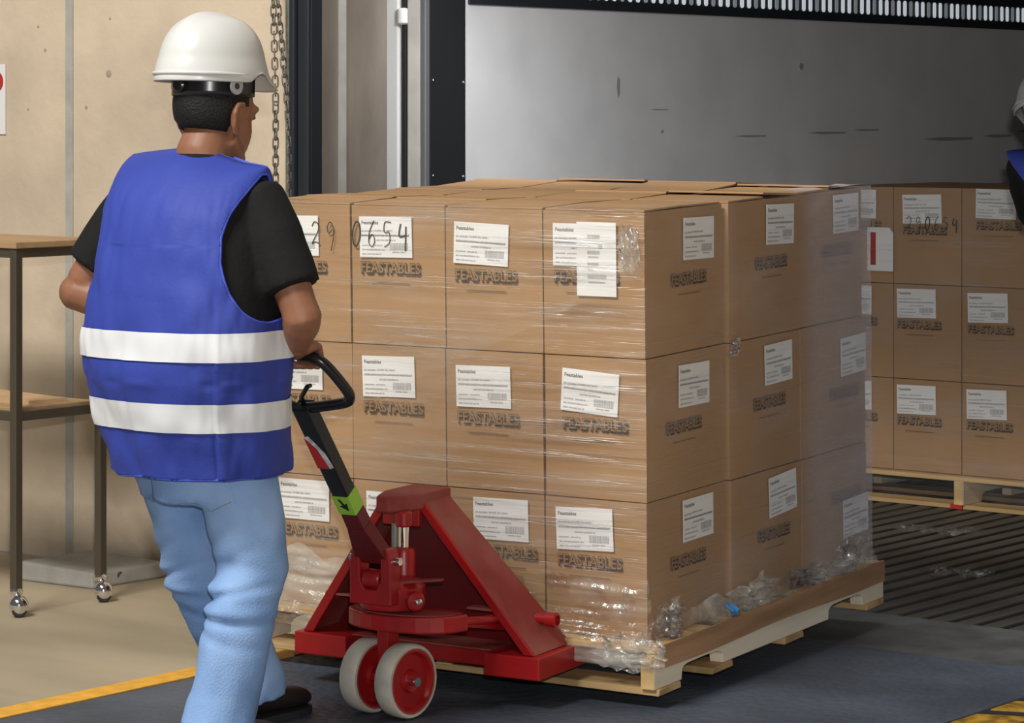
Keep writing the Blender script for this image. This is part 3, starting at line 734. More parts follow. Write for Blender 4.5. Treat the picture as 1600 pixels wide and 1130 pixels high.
# ================================================================== PALLET JACK
JM = Matrix.Translation(frame_pt(6.23, 4.12, 0, AM)) @ Matrix.Rotation(-AM, 4, 'Z')
jack = empty('pallet_jack', JM, 'red hand pallet jack with black handle lifting the carton load', 'pallet jack')
def J(name, mb, material, parent=jack, **k): return build(name, mb, material, parent=parent, **k)
TU = .0276
FO, FI, FZ0, FZ1 = .378, .213, .078, .136
for s in (1, -1):
    x0, x1 = (FI, FO) if s > 0 else (-FO, -FI)
    m = MB(); L = 1.18
    m.hexa([(x0,0,FZ0),(x1,0,FZ0),(x1,L,FZ0+TU*L+.01),(x0,L,FZ0+TU*L+.01)], [(x0,0,FZ1),(x1,0,FZ1),(x1,L,FZ1+TU*L-.004),(x0,L,FZ1+TU*L-.004)])
    fk = J('fork', m, 'red_paint', bevel=.004)
    m = MB(); m.lathe([(.030,-.045),(.036,-.04),(.036,.04),(.030,.045)], (1,0,0), ((x0+x1)/2, 1.03, .037), 18); J('load_roller', m, 'tyre', parent=fk, smooth=True, angle=40)
    m = MB(); m.hexa([((x0+x1)/2-.05,.98,.03),((x0+x1)/2+.05,.98,.03),((x0+x1)/2+.05,1.06,.03),((x0+x1)/2-.05,1.06,.03)], [((x0+x1)/2-.05,.92,.115),((x0+x1)/2+.05,.92,.115),((x0+x1)/2+.05,1.0,.115),((x0+x1)/2-.05,1.0,.115)]); J('roller_arm', m, 'red_paint', parent=fk)
# cross plate between the fork heels
m = MB(); m.box(-FI, FI, .075, .10, .085, .135); J('cross_plate', m, 'red_paint', bevel=.003)
m = MB(); m.box(-FI, FI, .03, .15, .1352, .139); J('heel_plate', m, 'red_dusty')
# A-frame: two sloping channels, back plate and head
TOPZ = .525
for s in (1, -1):
    a = [(s*.355, .02, .137), (s*.355, .20, .143), (s*.055, .075, TOPZ), (s*.055, -.045, TOPZ)]
    th = .012*s
    m = MB(); m.hexa([a[0], a[1], (a[1][0]-th, a[1][1], a[1][2]), (a[0][0]-th, a[0][1], a[0][2])], [a[3], a[2], (a[2][0]-th*1.4, a[2][1], a[2][2]), (a[3][0]-th*1.4, a[3][1], a[3][2])])
    sp = J('side_plate', m, 'red_dusty', bevel=.003)
    # folded front flange of the channel
    m = MB(); m.hexa([(s*.357,.010,.137),(s*.357,.022,.137),(s*.325,.022,.137),(s*.325,.010,.137)], [(s*.057,-.056,TOPZ),(s*.057,-.044,TOPZ),(s*.026,-.044,TOPZ),(s*.026,-.056,TOPZ)])
    J('flange', m, 'red_paint', parent=sp, bevel=.003)
    m = MB(); m.lathe([(.014,-.03),(.014,.0),(.019,.002),(.019,.030),(.013,.032),(.013,.024)], (s,0,0), (s*.325,.125,.212), 18); J('pivot_boss', m, 'red_paint', parent=sp, smooth=True, angle=40)
m = MB(); m.hexa([(-.34,.15,.138),(.34,.15,.138),(.34,.162,.138),(-.34,.162,.138)], [(-.055,.05,TOPZ-.004),(.055,.05,TOPZ-.004),(.055,.062,TOPZ-.004),(-.055,.062,TOPZ-.004)]); J('back_plate', m, 'red_dark')
m = MB(); m.prism([(-.060,.085),(.062,.085),(.066,-.05),(.052,-.135),(.030,-.165),(-.004,-.165),(-.022,-.13),(-.05,-.06)], 'z', TOPZ-.030, TOPZ+.012); J('head', m, 'red_dusty', bevel=.006)
m = MB(); m.box(-.056, .056, -.06, -.045, TOPZ-.075, TOPZ-.02); J('head_web', m, 'red_paint', bevel=.003)
# pump unit
PX, PY = .066, -.215
m = MB(); m.lathe([(.018,0),(.022,.004),(.022,.035),(.017,.04)], (0,0,1), (PX-.012, PY+.09, TOPZ-.066), 20); J('ram_cap', m, 'red_paint', smooth=True, angle=40)
m = MB(); m.tube([(PX-.012, PY+.09, .36), (PX-.012, PY+.09, TOPZ-.055)], .0145, 20); J('ram', m, 'chrome', smooth=True, angle=50)
m = MB(); m.tube([(PX-.045, PY+.10, .38), (PX-.045, PY+.10, TOPZ-.06)], .010, 12); J('return_spring', m, 'galvanised', smooth=True, angle=50)
m = MB(); m.lathe([(.030,.27),(.030,.395),(.026,.405),(.017,.408)], (0,0,1), (PX-.012, PY+.09, 0), 24); J('pump_cylinder', m, 'red_paint', smooth=True, angle=40)
m = MB(); m.lathe([(.078,.268),(.083,.276),(.083,.322),(.070,.336),(.05,.34)], (0,0,1), (PX, PY+.02, 0), 28); J('pump_body', m, 'red_paint', smooth=True, angle=40)
m = MB(); m.lathe([(.02,0),(.024,.004),(.024,.045),(.018,.05)], (1,-.6,0), (PX+.055, PY+.01, .292), 16); J('valve_plug', m, 'red_paint', smooth=True, angle=40)
m = MB(); m.lathe([(.008,0),(.008,.010),(.004,.012)], (1,-.6,0), (PX+.100, PY-.017, .294), 12); J('valve_screw', m, 'chrome', smooth=True, angle=40)
m = MB(); m.hexa([(PX+.05,PY+.02,.335),(PX+.06,PY-.02,.335),(PX+.155,PY+.01,.346),(PX+.15,PY+.025,.346)], [(PX+.05,PY+.02,.341),(PX+.06,PY-.02,.341),(PX+.155,PY+.01,.350),(PX+.15,PY+.025,.350)]); J('release_lever', m, 'red_dusty')
# yoke: U shaped bracket that carries the handle
m = MB(); yk = [(-.062,0),(.062,0),(.062,.10),(.055,.135),(.042,.145),(.032,.135),(.030,.06),(.018,.038),(-.018,.038),(-.030,.06),(-.032,.135),(-.042,.145),(-.055,.135),(-.062,.10)]
m.prism([(PX-.004+x, .285+z) for x, z in yk], 'y', PY-.075, PY-.030); J('handle_yoke', m, 'red_paint', bevel=.004)
m = MB(); m.lathe([(.010,-.075),(.010,.075)], (1,0,0), (PX-.004, PY-.05, .395), 16); J('yoke_pin', m, 'chrome', smooth=True, angle=40)
m = MB(); m.lathe([(.020,-.025),(.024,-.02),(.024,.02),(.020,.025)], (1,0,0), (PX-.004, PY-.055, .348), 18); J('pump_roller', m, 'red_paint', smooth=True, angle=40)
# turntable plate with links
m = MB(); pts = []
for k in range(13): a = math.pi + math.pi*k/12; pts.append((PX+.02+.165*math.cos(a)*1.0, PY+.055+.10*math.sin(a)))
pts += [(PX+.19, PY+.075), (PX+.13, PY+.12), (PX-.09, PY+.12)]
m.prism(pts, 'z', .215, .256); J('turntable', m, 'red_paint', bevel=.005)
m = MB(); m.prism([(p[0]*1.0, p[1]) for p in [(PX+.02+.15*math.cos(math.pi+math.pi*k/12), PY+.055+.088*math.sin(math.pi+math.pi*k/12)) for k in range(13)] + [(PX+.17, PY+.074)]], 'z', .2565, .259); J('turntable_top', m, 'red_dusty')
for s, e in ((1, (.262, .10, .212)), (-1, (-.262, .10, .212))):
    p0 = (PX+.04*s+.13*(s > 0)-.13*(s < 0)*.4, PY+.09, .236)
    m = MB(); m.tube([p0, e], .011, 8); J('link_rod', m, 'red_paint', smooth=True)
    q = (PX+.1*s, PY+.11, .255)
    m = MB(); m.hexa([(p0[0],p0[1],.222),(e[0],e[1],.178),(e[0],e[1]+.012,.178),(p0[0],p0[1]+.012,.222)], [(p0[0],p0[1],.240),(e[0],e[1],.236),(e[0],e[1]+.012,.236),(p0[0],p0[1]+.012,.240)]); J('link_plate', m, 'red_paint')
    m = MB(); m.box(min(q[0],e[0]*.92), max(q[0],e[0]*.92), q[1]+.10, q[1]+.135, .243, .249); J('tie_bar', m, 'red_dusty')
# steering fork and wheels, turned a little
ST = R(7)
SMx = Matrix.Translation((PX, PY, 0)) @ Matrix.Rotation(-ST, 4, 'Z')
bog = J('axle_bracket', MB().box(-.018, .018, -.022, .022, .085, .216).box(-.07, .07, -.02, .02, .085, .105), 'red_paint', mw=SMx, bevel=.003)
m = MB(); m.lathe([(.012,-.098),(.012,.098)], (1,0,0), (0,0,.093), 14); J('axle', m, 'chrome', parent=bog, smooth=True, angle=40)
for s in (-1, 1):
    cx = s*.058
    m = MB(); prof = [(.078,-.026),(.089,-.026),(.0925,-.021),(.093,0),(.0925,.021),(.089,.026),(.078,.026)]
    m.lathe(prof, (1,0,0), (cx,0,.093), 44, cap=False)
    wo = J('steer_wheel', m, 'tyre', parent=bog, smooth=True, angle=50)
    m = MB(); m.lathe([(.0,-.010),(.026,-.022),(.030,-.012),(.066,-.012),(.071,-.0255),(.0815,-.0262),(.0815,.0262),(.071,.0255),(.066,.012),(.030,.012),(.026,.022),(.0,.010)], (1,0,0), (cx,0,.093), 36)
    J('wheel_hub', m, 'red_paint', parent=bog, smooth=True, angle=35)
    m = MB(); m.lathe([(.011,.0),(.011,.033),(.006,.036)], (s,0,0), (cx,0,.093), 14); J('hub_cap', m, 'chrome', parent=bog, smooth=True, angle=40)
# handle
H0 = Vector((PX-.004, PY-.05, .395)); HD = Vector((0, -.413, .55)); 
HL = Matrix.Translation(H0) @ Matrix.Rotation(math.atan2(.413, .55), 4, 'X')      # local z runs up the handle
m = MB(); m.hexa([(-.052,-.016,.0),(.052,-.016,.0),(.052,.016,.0),(-.052,.016,.0)], [(-.026,-.02,.12),(.026,-.02,.12),(.026,.02,.12),(-.026,.02,.12)]); m.hexa([(-.026,-.02,.12),(.026,-.02,.12),(.026,.02,.12),(-.026,.02,.12)], [(-.024,-.02,.17),(.024,-.02,.17),(.024,.02,.17),(-.024,.02,.17)])
hd = J('handle', m, 'red_dark', mw=HL, bevel=.003)
m = MB(); m.box(-.0235, .0235, -.0205, .0205, .165, .515); J('handle_tube', m, 'black_gloss', parent=hd, bevel=.004)
m = MB(); m.box(-.0245, .0245, -.0215, .0215, .172, .232); J('green_sticker', m, 'sticker_green', parent=hd)
m = MB(); m.prism([(.010,.185),(-.012,.200),(-.002,.203),(-.010,.222),(-.004,.224),(.005,.206),(.013,.212)], 'y', -.0221, -.0213); J('arrow_print', m, 'black_gloss', parent=hd)
m = MB(); m.prism([(-.0245,.325),(.012,.325),(.0,.39),(-.0245,.425)], 'y', -.0216, -.0205); J('red_sticker', m, 'sticker_red', parent=hd)
m = MB(); m.prism([(.012,.325),(.0242,.330),(.018,.375),(-.01,.43),(-.0245,.425),(.0,.39)], 'y', -.0216, -.0205); J('white_sticker', m, 'sticker_white', parent=hd)
# loop grip
LP = [(-.022,.50),(.05,.512),(.130,.530),(.150,.548),(.150,.575),(.126,.640),(.098,.668),(.05,.676),(0,.676),(-.05,.676),(-.098,.668),(-.126,.640),(-.150,.575),(-.150,.548),(-.130,.530),(-.05,.512)]
K = [tuple(q) for q in catmull(LP+[LP[0]], 80)]
m = MB(); m.tube([(x, 0, z) for x, z in K[:-1]], .0135, 14, closed=True); J('loop_grip', m, 'black_gloss', parent=hd, smooth=True)
m = MB(); m.tube([(.0,0,.50),(.012,-.005,.545),(.05,-.012,.585),(.062,-.012,.590)], [.006,.006,.006,.005], 8); J('release_trigger', m, 'black_gloss', parent=hd, smooth=True)
GRIP = JM @ HL            # used to place the hands
gr = GRIP @ Vector((.075, 0, .671)); gl = GRIP @ Vector((-.085, 0, .670))

# ================================================================== PEOPLE
def remesh_obj(name, mb, voxel, material, parent, smooth_it=6):
    me = mb.mesh(name, material); o = bpy.data.objects.new(name, me); COL.objects.link(o)
    r = o.modifiers.new('r', 'REMESH'); r.mode = 'VOXEL'; r.voxel_size = voxel; r.use_smooth_shade = True
    s = o.modifiers.new('s', 'SMOOTH'); s.factor = .5; s.iterations = smooth_it
    evaluate(o)
    if parent is not None: o.parent = parent
    for p in o.data.polygons: p.use_smooth = True
    if not o.data.materials: o.data.materials.append(MATS[material])
    return o
RINGS = [ # z, half width, half depth, centre y, rise towards the middle
 (.640,.200,.158,.034,0),(.70,.212,.165,.024,0),(.80,.230,.177,.008,0),(.92,.250,.188,-.006,0),(1.02,.250,.183,-.006,0),(1.12,.244,.172,-.002,0),(1.22,.236,.158,.006,0),
 (1.29,.230,.144,.016,0),(1.34,.227,.120,.026,.003),(1.375,.224,.090,.036,.008),(1.395,.222,.052,.044,.016),(1.403,.221,.008,.046,.022)]
RT = catmull(RINGS, 240)
ZT = np.array([r[0] for r in RT])
RA = np.array([list(r) for r in RT]); _tc = {}
def ring_at(zq):
    q = round(zq, 5)
    if q not in _tc: _tc[q] = tuple(float(np.interp(q, ZT, RA[:, k])) for k in range(5))
    return _tc[q]
def torso(th, zq, off=0.0, shrink=0.0):
    z_, a, b, cy, rise = ring_at(zq)
    a = a-shrink+off; b = max(.004, b-shrink+off)
    c, s = math.cos(th), math.sin(th); n = .80
    x = a*math.copysign(abs(c)**n, c); y = cy + b*math.copysign(abs(s)**n, s)
    z = zq + rise*max(0, 1-abs(x)/a)**.8
    if c > 0:                                   # the right shoulder hangs lower and is drawn forward
        k = min(1, max(0, (zq-1.18)/.20)); k = k*k*(3-2*k)
        z -= .024*k*min(1, x/.15); x *= 1-.13*k
    return Vector((x, y, z))
CRE = [(-2.45,.011,.12),(-1.62,.010,.16),(-.72,.010,.12)]
def folds(th, z):
    th = (th+1.5*math.pi) % (2*math.pi) - 1.5*math.pi
    lo = max(0, min(1, (1.15-z)/.5)); d = 0
    for t0, am, wd in CRE:
        e = th-t0
        d += am*lo*(max(0, 1-e/(wd*3)) if e >= 0 else max(0, 1+e/.022))
    d += .016*lo*nz(th*1.6, z*2.2, 71) + .011*nz(th*2.2+z*2.0, z*5.5, 72)*(.5+lo) + .012*max(0,(.80-z)/.16)*nz(th*2.4, z*3, 75)
    d += .005*lo*math.sin(th*7+z*3) + .004*math.exp(-((z-.885)/.010)**2)*nz(th*3, 1, 76)*2
    q = z - 1.02 - .10*math.sin(th*2+1); d += .003*nz(th*9, z*16, 79) + .007*nz(th*3+5, z*12, 77)*(1 if .66 < z < 1.2 else .3)
    return d
def vest_pt(th, z, off=0.0):
    P = torso(th, z, off + folds(th, z)*min(1, max(0, (1.37-z)/.08)))
    return P
def make_vest(parent, lean=None):
    NT, NZ = 220, 190
    z0, z1 = .664, 1.4025
    m = MB(); bm = m.bm; V = {}
    keep = {}
    def dead(th, z):
        t = (th+math.pi) % (2*math.pi) - math.pi
        for c0 in (0, math.pi):
            d = abs((t-c0+math.pi) % (2*math.pi) - math.pi)
            wd = .72 if c0 == 0 else .86
            if (d/wd)**2 + ((z-1.195)/.172)**2 < 1 and z <= 1.195: return True
            if z > 1.195 and d < wd*(1-((z-1.195)/.185)**2*.80) and z < 1.388: return True
        P = torso(th, z)
        if abs(P.x) < .082 and P.z > 1.395 and P.y < .045: return abs(P.x) < .075 and P.z > 1.420
        if abs(P.x) < .075 and P.y >= .045 and P.z > 1.30: return True
        return False
    for i in range(NT):
        th = 2*math.pi*i/NT
        for j in range(NZ+1):
            z = z0+(z1-z0)*j/NZ
            V[(i,j)] = bm.verts.new(vest_pt(th, z - (.012*(1-j/NZ)*nz(th*1.5, 2, 80) if j < 8 else 0)))
    for i in range(NT):
        th = 2*math.pi*(i+.5)/NT
        for j in range(NZ):
            z = z0+(z1-z0)*(j+.5)/NZ
            if dead(th, z): continue
            k = (i+1) % NT; bm.faces.new([V[(i,j)], V[(k,j)], V[(k,j+1)], V[(i,j+1)]])
    for v in [v for v in bm.verts if not v.link_faces]: bm.verts.remove(v)
    for it in range(6):       # even out the cut edges
        new = {}
        for v in bm.verts:
            be = [e.other_vert(v) for e in v.link_edges if e.is_boundary]
            if len(be) == 2: new[v] = v.co*.4 + (be[0].co+be[1].co)*.3
        for v, c in new.items(): v.co = c
    # boundary loops for the binding
    loops = []; seen = set()
    for e in bm.edges:
        if e.is_boundary and e not in seen:
            lp = [e.verts[0]]; cur = e.verts[1]; seen.add(e); prev = e
            while cur != lp[0] and len(lp) < 2000:
                lp.append(cur); nx = [q for q in cur.link_edges if q.is_boundary and q not in seen]
                if not nx: break
                prev = nx[0]; seen.add(prev); cur = prev.other_vert(cur)
            loops.append([v.co.copy() for v in lp])
    o = build('vest', m, 'vest_blue', parent=parent, smooth=True)
    sd = o.modifiers.new('s', 'SOLIDIFY'); sd.thickness = .003; sd.offset = 1
    for lp in loops:
        if len(lp) < 40: continue
        mm = MB(); mm.tube(lp[::2], .0036, 6, closed=True); build('binding', mm, 'vest_binding', parent=o, smooth=True)
    for za, zb in ((.938, 1.004), (.774, .841)):
        mm = MB()
        mm.grid(lambda a, b: vest_pt(2*math.pi*a, za+(zb-za)*b, .0068), 220, 10)
        build('reflective_band', mm, 'reflective', parent=o, smooth=True)['label'] = 'silver-white reflective band'
    return o

def make_person(mw, label, P, hands=None, full=True):
    """P: dict of joints in local space (x right, y forward, z up)"""
    root = empty('person', mw, label, 'person')
    V3 = Vector
    inv = mw.inverted()
    # ---------------- body (one continuous surface)
    m = MB()
    for s in ('R', 'L'):
        sh, el, wr = V3(P['sh'+s]), V3(P['el'+s]), V3(P['wr'+s])
        mid = sh.lerp(el, .5); f1 = el.lerp(wr, .25); f2 = el.lerp(wr, .65)
        m.tube([sh, mid, el.lerp(sh,.1), el, f1, f2, wr], [.052,.050,.044,.046,.045,.036,.028], 16)
        m.ellipsoid(el, (.044,.044,.044), 14, 10)
        # hand: palm and curled fingers around the grip direction g, forward d
        g = V3(P['grip'+s]).normalized(); k = V3(P['knuckle'+s]).normalized(); n = g.cross(k).normalized()
        if n.z < 0: n = -n
        c = V3(P['ha'+s])                          # centre of the gripped bar
        top = c + n*.028                              # palm over the bar
        back = top - k*.035
        m.tube([wr, back, top, top + k*.018], [.026,(.030,.020),(.036,.016),(.036,.014)], 14) if False else m.tube([wr, back.lerp(wr,.3), back], [.026,.027,.026], 12)
        for i in range(4):                             # palm ribs and fingers
            q = (i-1.5)*.0195; r_ = (.0092,.0098,.0095,.0082)[i]; ln = (.9,1.05,1.0,.82)[i]
            b0 = back + g*q*.8; b1 = top + g*q
            k1 = c + g*q + n*.020 + k*.024*ln; k2 = c + g*q - n*.010 + k*.027*ln; k3 = c + g*q - n*.026 + k*.006; 
            m.tube([b0, b1, k1, k2, k3, k3 - k*.012], [.015,.0145,r_*1.1,r_,r_*.95,r_*.8], 10)
        sg = P.get('thumb'+s, 1)
        t0 = back + g*sg*.030; t1 = c + g*sg*.045 - k*.020 + n*.004; t2 = c + g*sg*.030 - n*.022 - k*.008; t3 = c + g*sg*.012 - n*.026 + k*.004
        m.tube([t0, t1, t2, t3], [.014,.0115,.0105,.008], 10)
    ne, hd_ = V3(P['neck']), V3(P['head'])
    # trunk under the clothes
    tr = [(torso(0, z).y, z) for z in (.75,.9,1.05,1.2,1.3,1.36)]
    m.tube([(0, y*.5, z) for y, z in tr], [(.155,.11),(.15,.105),(.155,.105),(.165,.105),(.17,.09),(.11,.06)], 24)
    m.tube([V3(P['shR'])*1.0, (0.06, .045, 1.325), (-.06, .045, 1.335), V3(P['shL'])], [.045,.045,.045,.045], 12)
    m.tube([(0,.03,1.30), ne, hd_ + V3((0,-.028,-.05)), hd_ + V3((0,-.02,.0))], [(.075,.065),(.064,.062),(.060,.060),(.055,.06)], 20)
    RH0 = Matrix.Translation(hd_) @ Matrix.Rotation(P.get('headturn', 0), 4, 'Z') @ Matrix.Rotation(P.get('nod', 0), 4, 'X')
    RH = RH0 @ Matrix.Scale(1.07, 4)
    def hp(x, y, z): return RH @ V3((x, y, z))
    R3 = RH.to_3x3()
    m.ellipsoid(hp(0,-.008,.035), (.074,.094,.086), 24, 18, R3)              # skull
    m.ellipsoid(hp(0,.030,-.030), (.062,.062,.080), 20, 14, R3)               # face
    m.ellipsoid(hp(0,.050,-.088), (.040,.040,.026), 16, 10, R3)               # chin
    m.tube([hp(.052,-.005,-.055), hp(.045,.03,-.082), hp(.0,.075,-.098), hp(-.045,.03,-.082), hp(-.052,-.005,-.055)], [.020,.020,.018,.020,.020], 10)
    m.tube([hp(0,.088,.012), hp(0,.103,-.020), hp(0,.106,-.030)], [.009,.012,.012], 10)   # nose
    m.ellipsoid(hp(0,.092,-.034), (.017,.012,.009), 12, 8, R3)
    m.ellipsoid(hp(0,.086,-.060), (.024,.012,.006), 12, 8, R3); m.ellipsoid(hp(0,.084,-.070), (.020,.012,.006), 12, 8, R3)  # lips
    m.tube([hp(.055,.068,.022), hp(.028,.085,.026), hp(0,.086,.022), hp(-.028,.085,.026), hp(-.055,.068,.022)], .010, 8)     # brow
    for s in (1, -1):
        m.ellipsoid(hp(s*.030,.078,.008), (.014,.009,.009), 12, 8, R3)
        # ear: rim, lobe and bowl
        e = [hp(s*.073,.006,-.016), hp(s*.082,.004,.008), hp(s*.088,-.008,.024), hp(s*.091,-.024,.022), hp(s*.091,-.032,.0), hp(s*.086,-.026,-.026), hp(s*.079,-.012,-.044), hp(s*.073,-.001,-.040)]
        m.tube(e, [.006,.0065,.0075,.0075,.0075,.0075,.0095,.007], 8)
        m.ellipsoid(hp(s*.076,-.012,-.008), (.008,.020,.030), 12, 8, R3)
    body = remesh_obj('body', m, .0055, 'skin', root, 4)
    # eyes (small, mostly unseen from here)
    for s in (1, -1):
        mm = MB(); mm.ellipsoid(hp(s*.030,.0815,.006), (.010,.008,.006), 14, 10, R3); build('eye', mm, 'shoe', parent=body, smooth=True)
    # ---------------- hair
    mm = MB(); mm.ellipsoid((0,0,0), (1,1,1), 40, 30); bm = mm.bm; dl = []
    for v in bm.verts:
        p = v.co.copy(); q = V3((p.x*.0815, p.y*.101-.010, p.z*.106+.022))
        if q.z < -.03: q.x *= .93; q.y = q.y*.96
        v.co = RH @ q
        low = -.046 + (.030 if q.y > -.02 else 0) + max(0, (q.y+.02))*0.9
        if q.z < low or (q.y > .020 + .5*max(0, q.z) and q.z < .075) : dl.append(v)
    bmesh.ops.delete(bm, geom=dl, context='VERTS')
    ho = build('hair', mm, 'hair', parent=root, smooth=True)
    sd = ho.modifiers.new('s', 'SOLIDIFY'); sd.thickness = .010; sd.offset = -1
    # ---------------- hard hat
    HM = RH0 @ Matrix.Translation((-.014, -.014, .098)) @ Matrix.Rotation(P.get('hat_tilt', R(-3)), 4, 'X')
    mm = MB(); bm = mm.bm; NS, NR = 64, 26; ring = []
    for j in range(NR+1):
        t = j/NR; rr = []
        for i in range(NS):
            a = 2*math.pi*i/NS; ca, sa = math.cos(a), math.sin(a)
            zz = .140*math.cos(t*math.pi/2)**.92; rad = math.sin(t*math.pi/2)**.74
            x, y = ca*.115*rad, sa*.142*rad
            # crown ridge and skirt flare
            ridge = .007*math.exp(-(x/.020)**2)*(1 if y > -.11 else .4)*max(0, 1-t*.9)
            if t > .86: k_ = (t-.86)/.14; x *= 1+.055*k_; y *= 1+.05*k_
            rr.append(bm.verts.new((x, y, zz+ridge)))
        ring.append(rr)
    for j in range(NR):
        for i in range(NS):
            k_ = (i+1) % NS; bm.faces.new([ring[j][i], ring[j][k_], ring[j+1][k_], ring[j+1][i]])
    # skirt: down at the back, cut up over the ears, visor at the front
    low = []; lip = []
    for i in range(NS):
        a = 2*math.pi*i/NS; ca, sa = math.cos(a), math.sin(a); v = ring[-1][i].co
        dz = -.024 if sa < .1 else -.024+.018*math.exp(-((sa-.35)/.22)**2)
        up = .014*math.exp(-((sa-.45)/.25)**2); ext = .004
        if sa > .72: ext = .052*((sa-.72)/.28)**.6; dz = -.026-.012*((sa-.72)/.28)
        low.append(bm.verts.new((v.x*(1+ext*.15/.112), v.y+ (ext if sa > .72 else ext*sa), v.z+dz+up)))
    for i in range(NS):
        k_ = (i+1) % NS; bm.faces.new([ring[-1][i], ring[-1][k_], low[k_], low[i]])
    bmesh.ops.remove_doubles(bm, verts=bm.verts[:], dist=1e-5)
    hat = build('hard_hat', mm, 'hat_white', parent=root, smooth=True, mw=HM)
    sd = hat.modifiers.new('s', 'SOLIDIFY'); sd.thickness = .004; sd.offset = -1
    ss = hat.modifiers.new('u', 'SUBSURF'); ss.levels = 1; ss.render_levels = 1
    mm = MB(); mm.tube([(.124*math.cos(a), .150*math.sin(a), -.004) for a in [math.pi*(1.0+1.0*k/30) for k in range(31)]], [.0045*min(1, .15+min(k, 30-k)/6) for k in range(31)], 8); build('rain_rim', mm, 'hat_white', parent=hat, smooth=True)
    for (x, y) in ((.02,.03),(.03,.045),(.012,.05),(.05,-.01)):
        zz = .128*math.sqrt(max(0, 1-(x/.112)**2-(y/.138)**2))+.004
        mm = MB(); mm.ellipsoid((x,y,zz), (.004,.002,.002), 8, 6); build('scuff_mark', mm, 'hat_grey', parent=hat)
    # headband at the back with ratchet and side clips
    mm = MB(); 
    def bandp(a_, b_): 
        a2 = math.pi*(.92+1.16*a_); return (.014+.098*math.cos(a2), .117*math.sin(a2)+.006, -.006-.050*b_)
    mm.grid(bandp, 30, 4); hb = build('headband', mm, 'black_gloss', parent=hat, smooth=True); sd = hb.modifiers.new('s', 'SOLIDIFY'); sd.thickness = .003
    mm = MB(); mm.lathe([(.018,0),(.018,.012),(.014,.016)], (0,-1,0), (.012,-.110,-.032), 18); build('ratchet_knob', mm, 'black_gloss', parent=hat, smooth=True, angle=40)
    for s in (1, -1):
        mm = MB(); q = [(.0,.018),(.012,.014),(.050,.026),(.050,.033),(.006,.024),(-.016,.014),(-.020,0),(-.012,-.014),(0,-.018),(.012,-.012),(.016,0),(.012,.012)]
        mm.lathe([(.0075,0),(.020,0),(.020,.004),(.0075,.004)], (s,-.3*0,0), (.014+s*.096,-.030,-.032), 20, cap=False)
        mm.hexa([(.014+s*.096,-.045,-.022),(.014+s*.100,-.045,-.022),(.014+s*.100,-.013,-.026),(.014+s*.096,-.013,-.026)], [(.008+s*.098,-.045,.0),(.008+s*.102,-.045,.0),(.008+s*.104,.035,.010),(.008+s*.100,.035,.010)])
        build('side_clip', mm, 'hat_grey', parent=hat)
        mm = MB(); mm.lathe([(.0075,0),(.0075,.0045)], (s,0,0), (.014+s*.0965,-.030,-.032), 14); build('clip_button', mm, 'black_gloss', parent=hat)
    # ---------------- shirt
    m = MB(); n = 48
    rings = []
    for z in np.linspace(.72, 1.370, 26):
        rings.append([m.bm.verts.new(torso(2*math.pi*k/n, z, 0, .016)-V3((0,0,.010))) for k in range(n)])
    for A, B in zip(rings, rings[1:]):
        for k in range(n): m.bm.faces.new([A[k], A[(k+1)%n], B[(k+1)%n], B[k]])
    m.bm.faces.new(rings[0][::-1]); m.bm.faces.new(rings[-1])
    m.tube([(0,.035,1.34),(0,.043,1.405)], [(.10,.08),(.070,.066)], 24)
    for s in ('R', 'L'):
        sh, el = V3(P['sh'+s]), V3(P['el'+s]); f = P.get('sleeve', .76)
        ins = V3((sh.x*.55, sh.y, sh.z+.0))
        m.tube([ins, sh, sh.lerp(el,.30), sh.lerp(el,.55), sh.lerp(el,f)], [.058,.068,.072,.071,.069], 20)
        m.ellipsoid(sh, (.064,.066,.060), 18, 12)
    sh_o = remesh_obj('tshirt', m, .008, 'shirt_black', root, 5)
    for v in sh_o.data.vertices:
        c = v.co; v.co = c + V3((c.x, c.y-.02, 0)).normalized()*.004*nz(c.x*9, c.y*9, c.z*14)
    vest = make_vest(root)
    # ---------------- jeans
    m = MB()
    m.tube([(0,.012,.60),(0,.012,.70),(0,.0,.86),(0,.0,.95)], [(.13,.105),(.168,.125),(.172,.13),(.165,.125)], 28)
    for s in ('R', 'L'):
        hp_, kn, an = V3(P['hip'+s]), V3(P['knee'+s]), V3(P['ank'+s])
        pts = [hp_+V3((0,-.005,.02)), hp_.lerp(kn,.25)+V3((0,-.016,0)), hp_.lerp(kn,.6), kn.lerp(hp_,.12), kn, kn.lerp(an,.18)+V3((0,-.012,0)), kn.lerp(an,.5)+V3((0,-.012,0)), kn.lerp(an,.86), an+V3((0,-.010,-.035))]
        m.tube(pts, [(.105,.118),(.101,.116),(.088,.099),(.083,.089),(.082,.086),(.082,.088),(.079,.086),(.077,.085),(.086,.098)], 26)
    jn = remesh_obj('jeans', m, .0085, 'denim', root, 5)
    kz = {s: V3(P['knee'+s]) for s in 'RL'}
    nrm = [v.normal.copy() for v in jn.data.vertices]
    for v, nn in zip(jn.data.vertices, nrm):
        c = v.co; d = 0
        for s in 'RL':
            k = kz[s]
            if (c.x-k.x)*(1 if s == 'R' else -1) < -.14: continue
            bk = max(0, min(1, .5-(c.y-k.y)*7)); xr = c.x-(k.x-.07)
            for zo, sl, am, wd in ((-.070,.22,.013,.011),(-.050,-.05,-.008,.016),(-.095,-.02,-.009,.018),(-.110,-.10,.012,.010),(-.14,-.30,.006,.014),(-.02,.5,.006,.018),(.05,.7,.005,.022)):
                qd = c.z-(k.z+zo)-sl*xr+.010*nz(c.x*9, c.y*9, zo*50); d -= am*bk*math.exp(-(qd/wd)**2)*math.exp(-(max(0, xr-.05)/.09)**2)
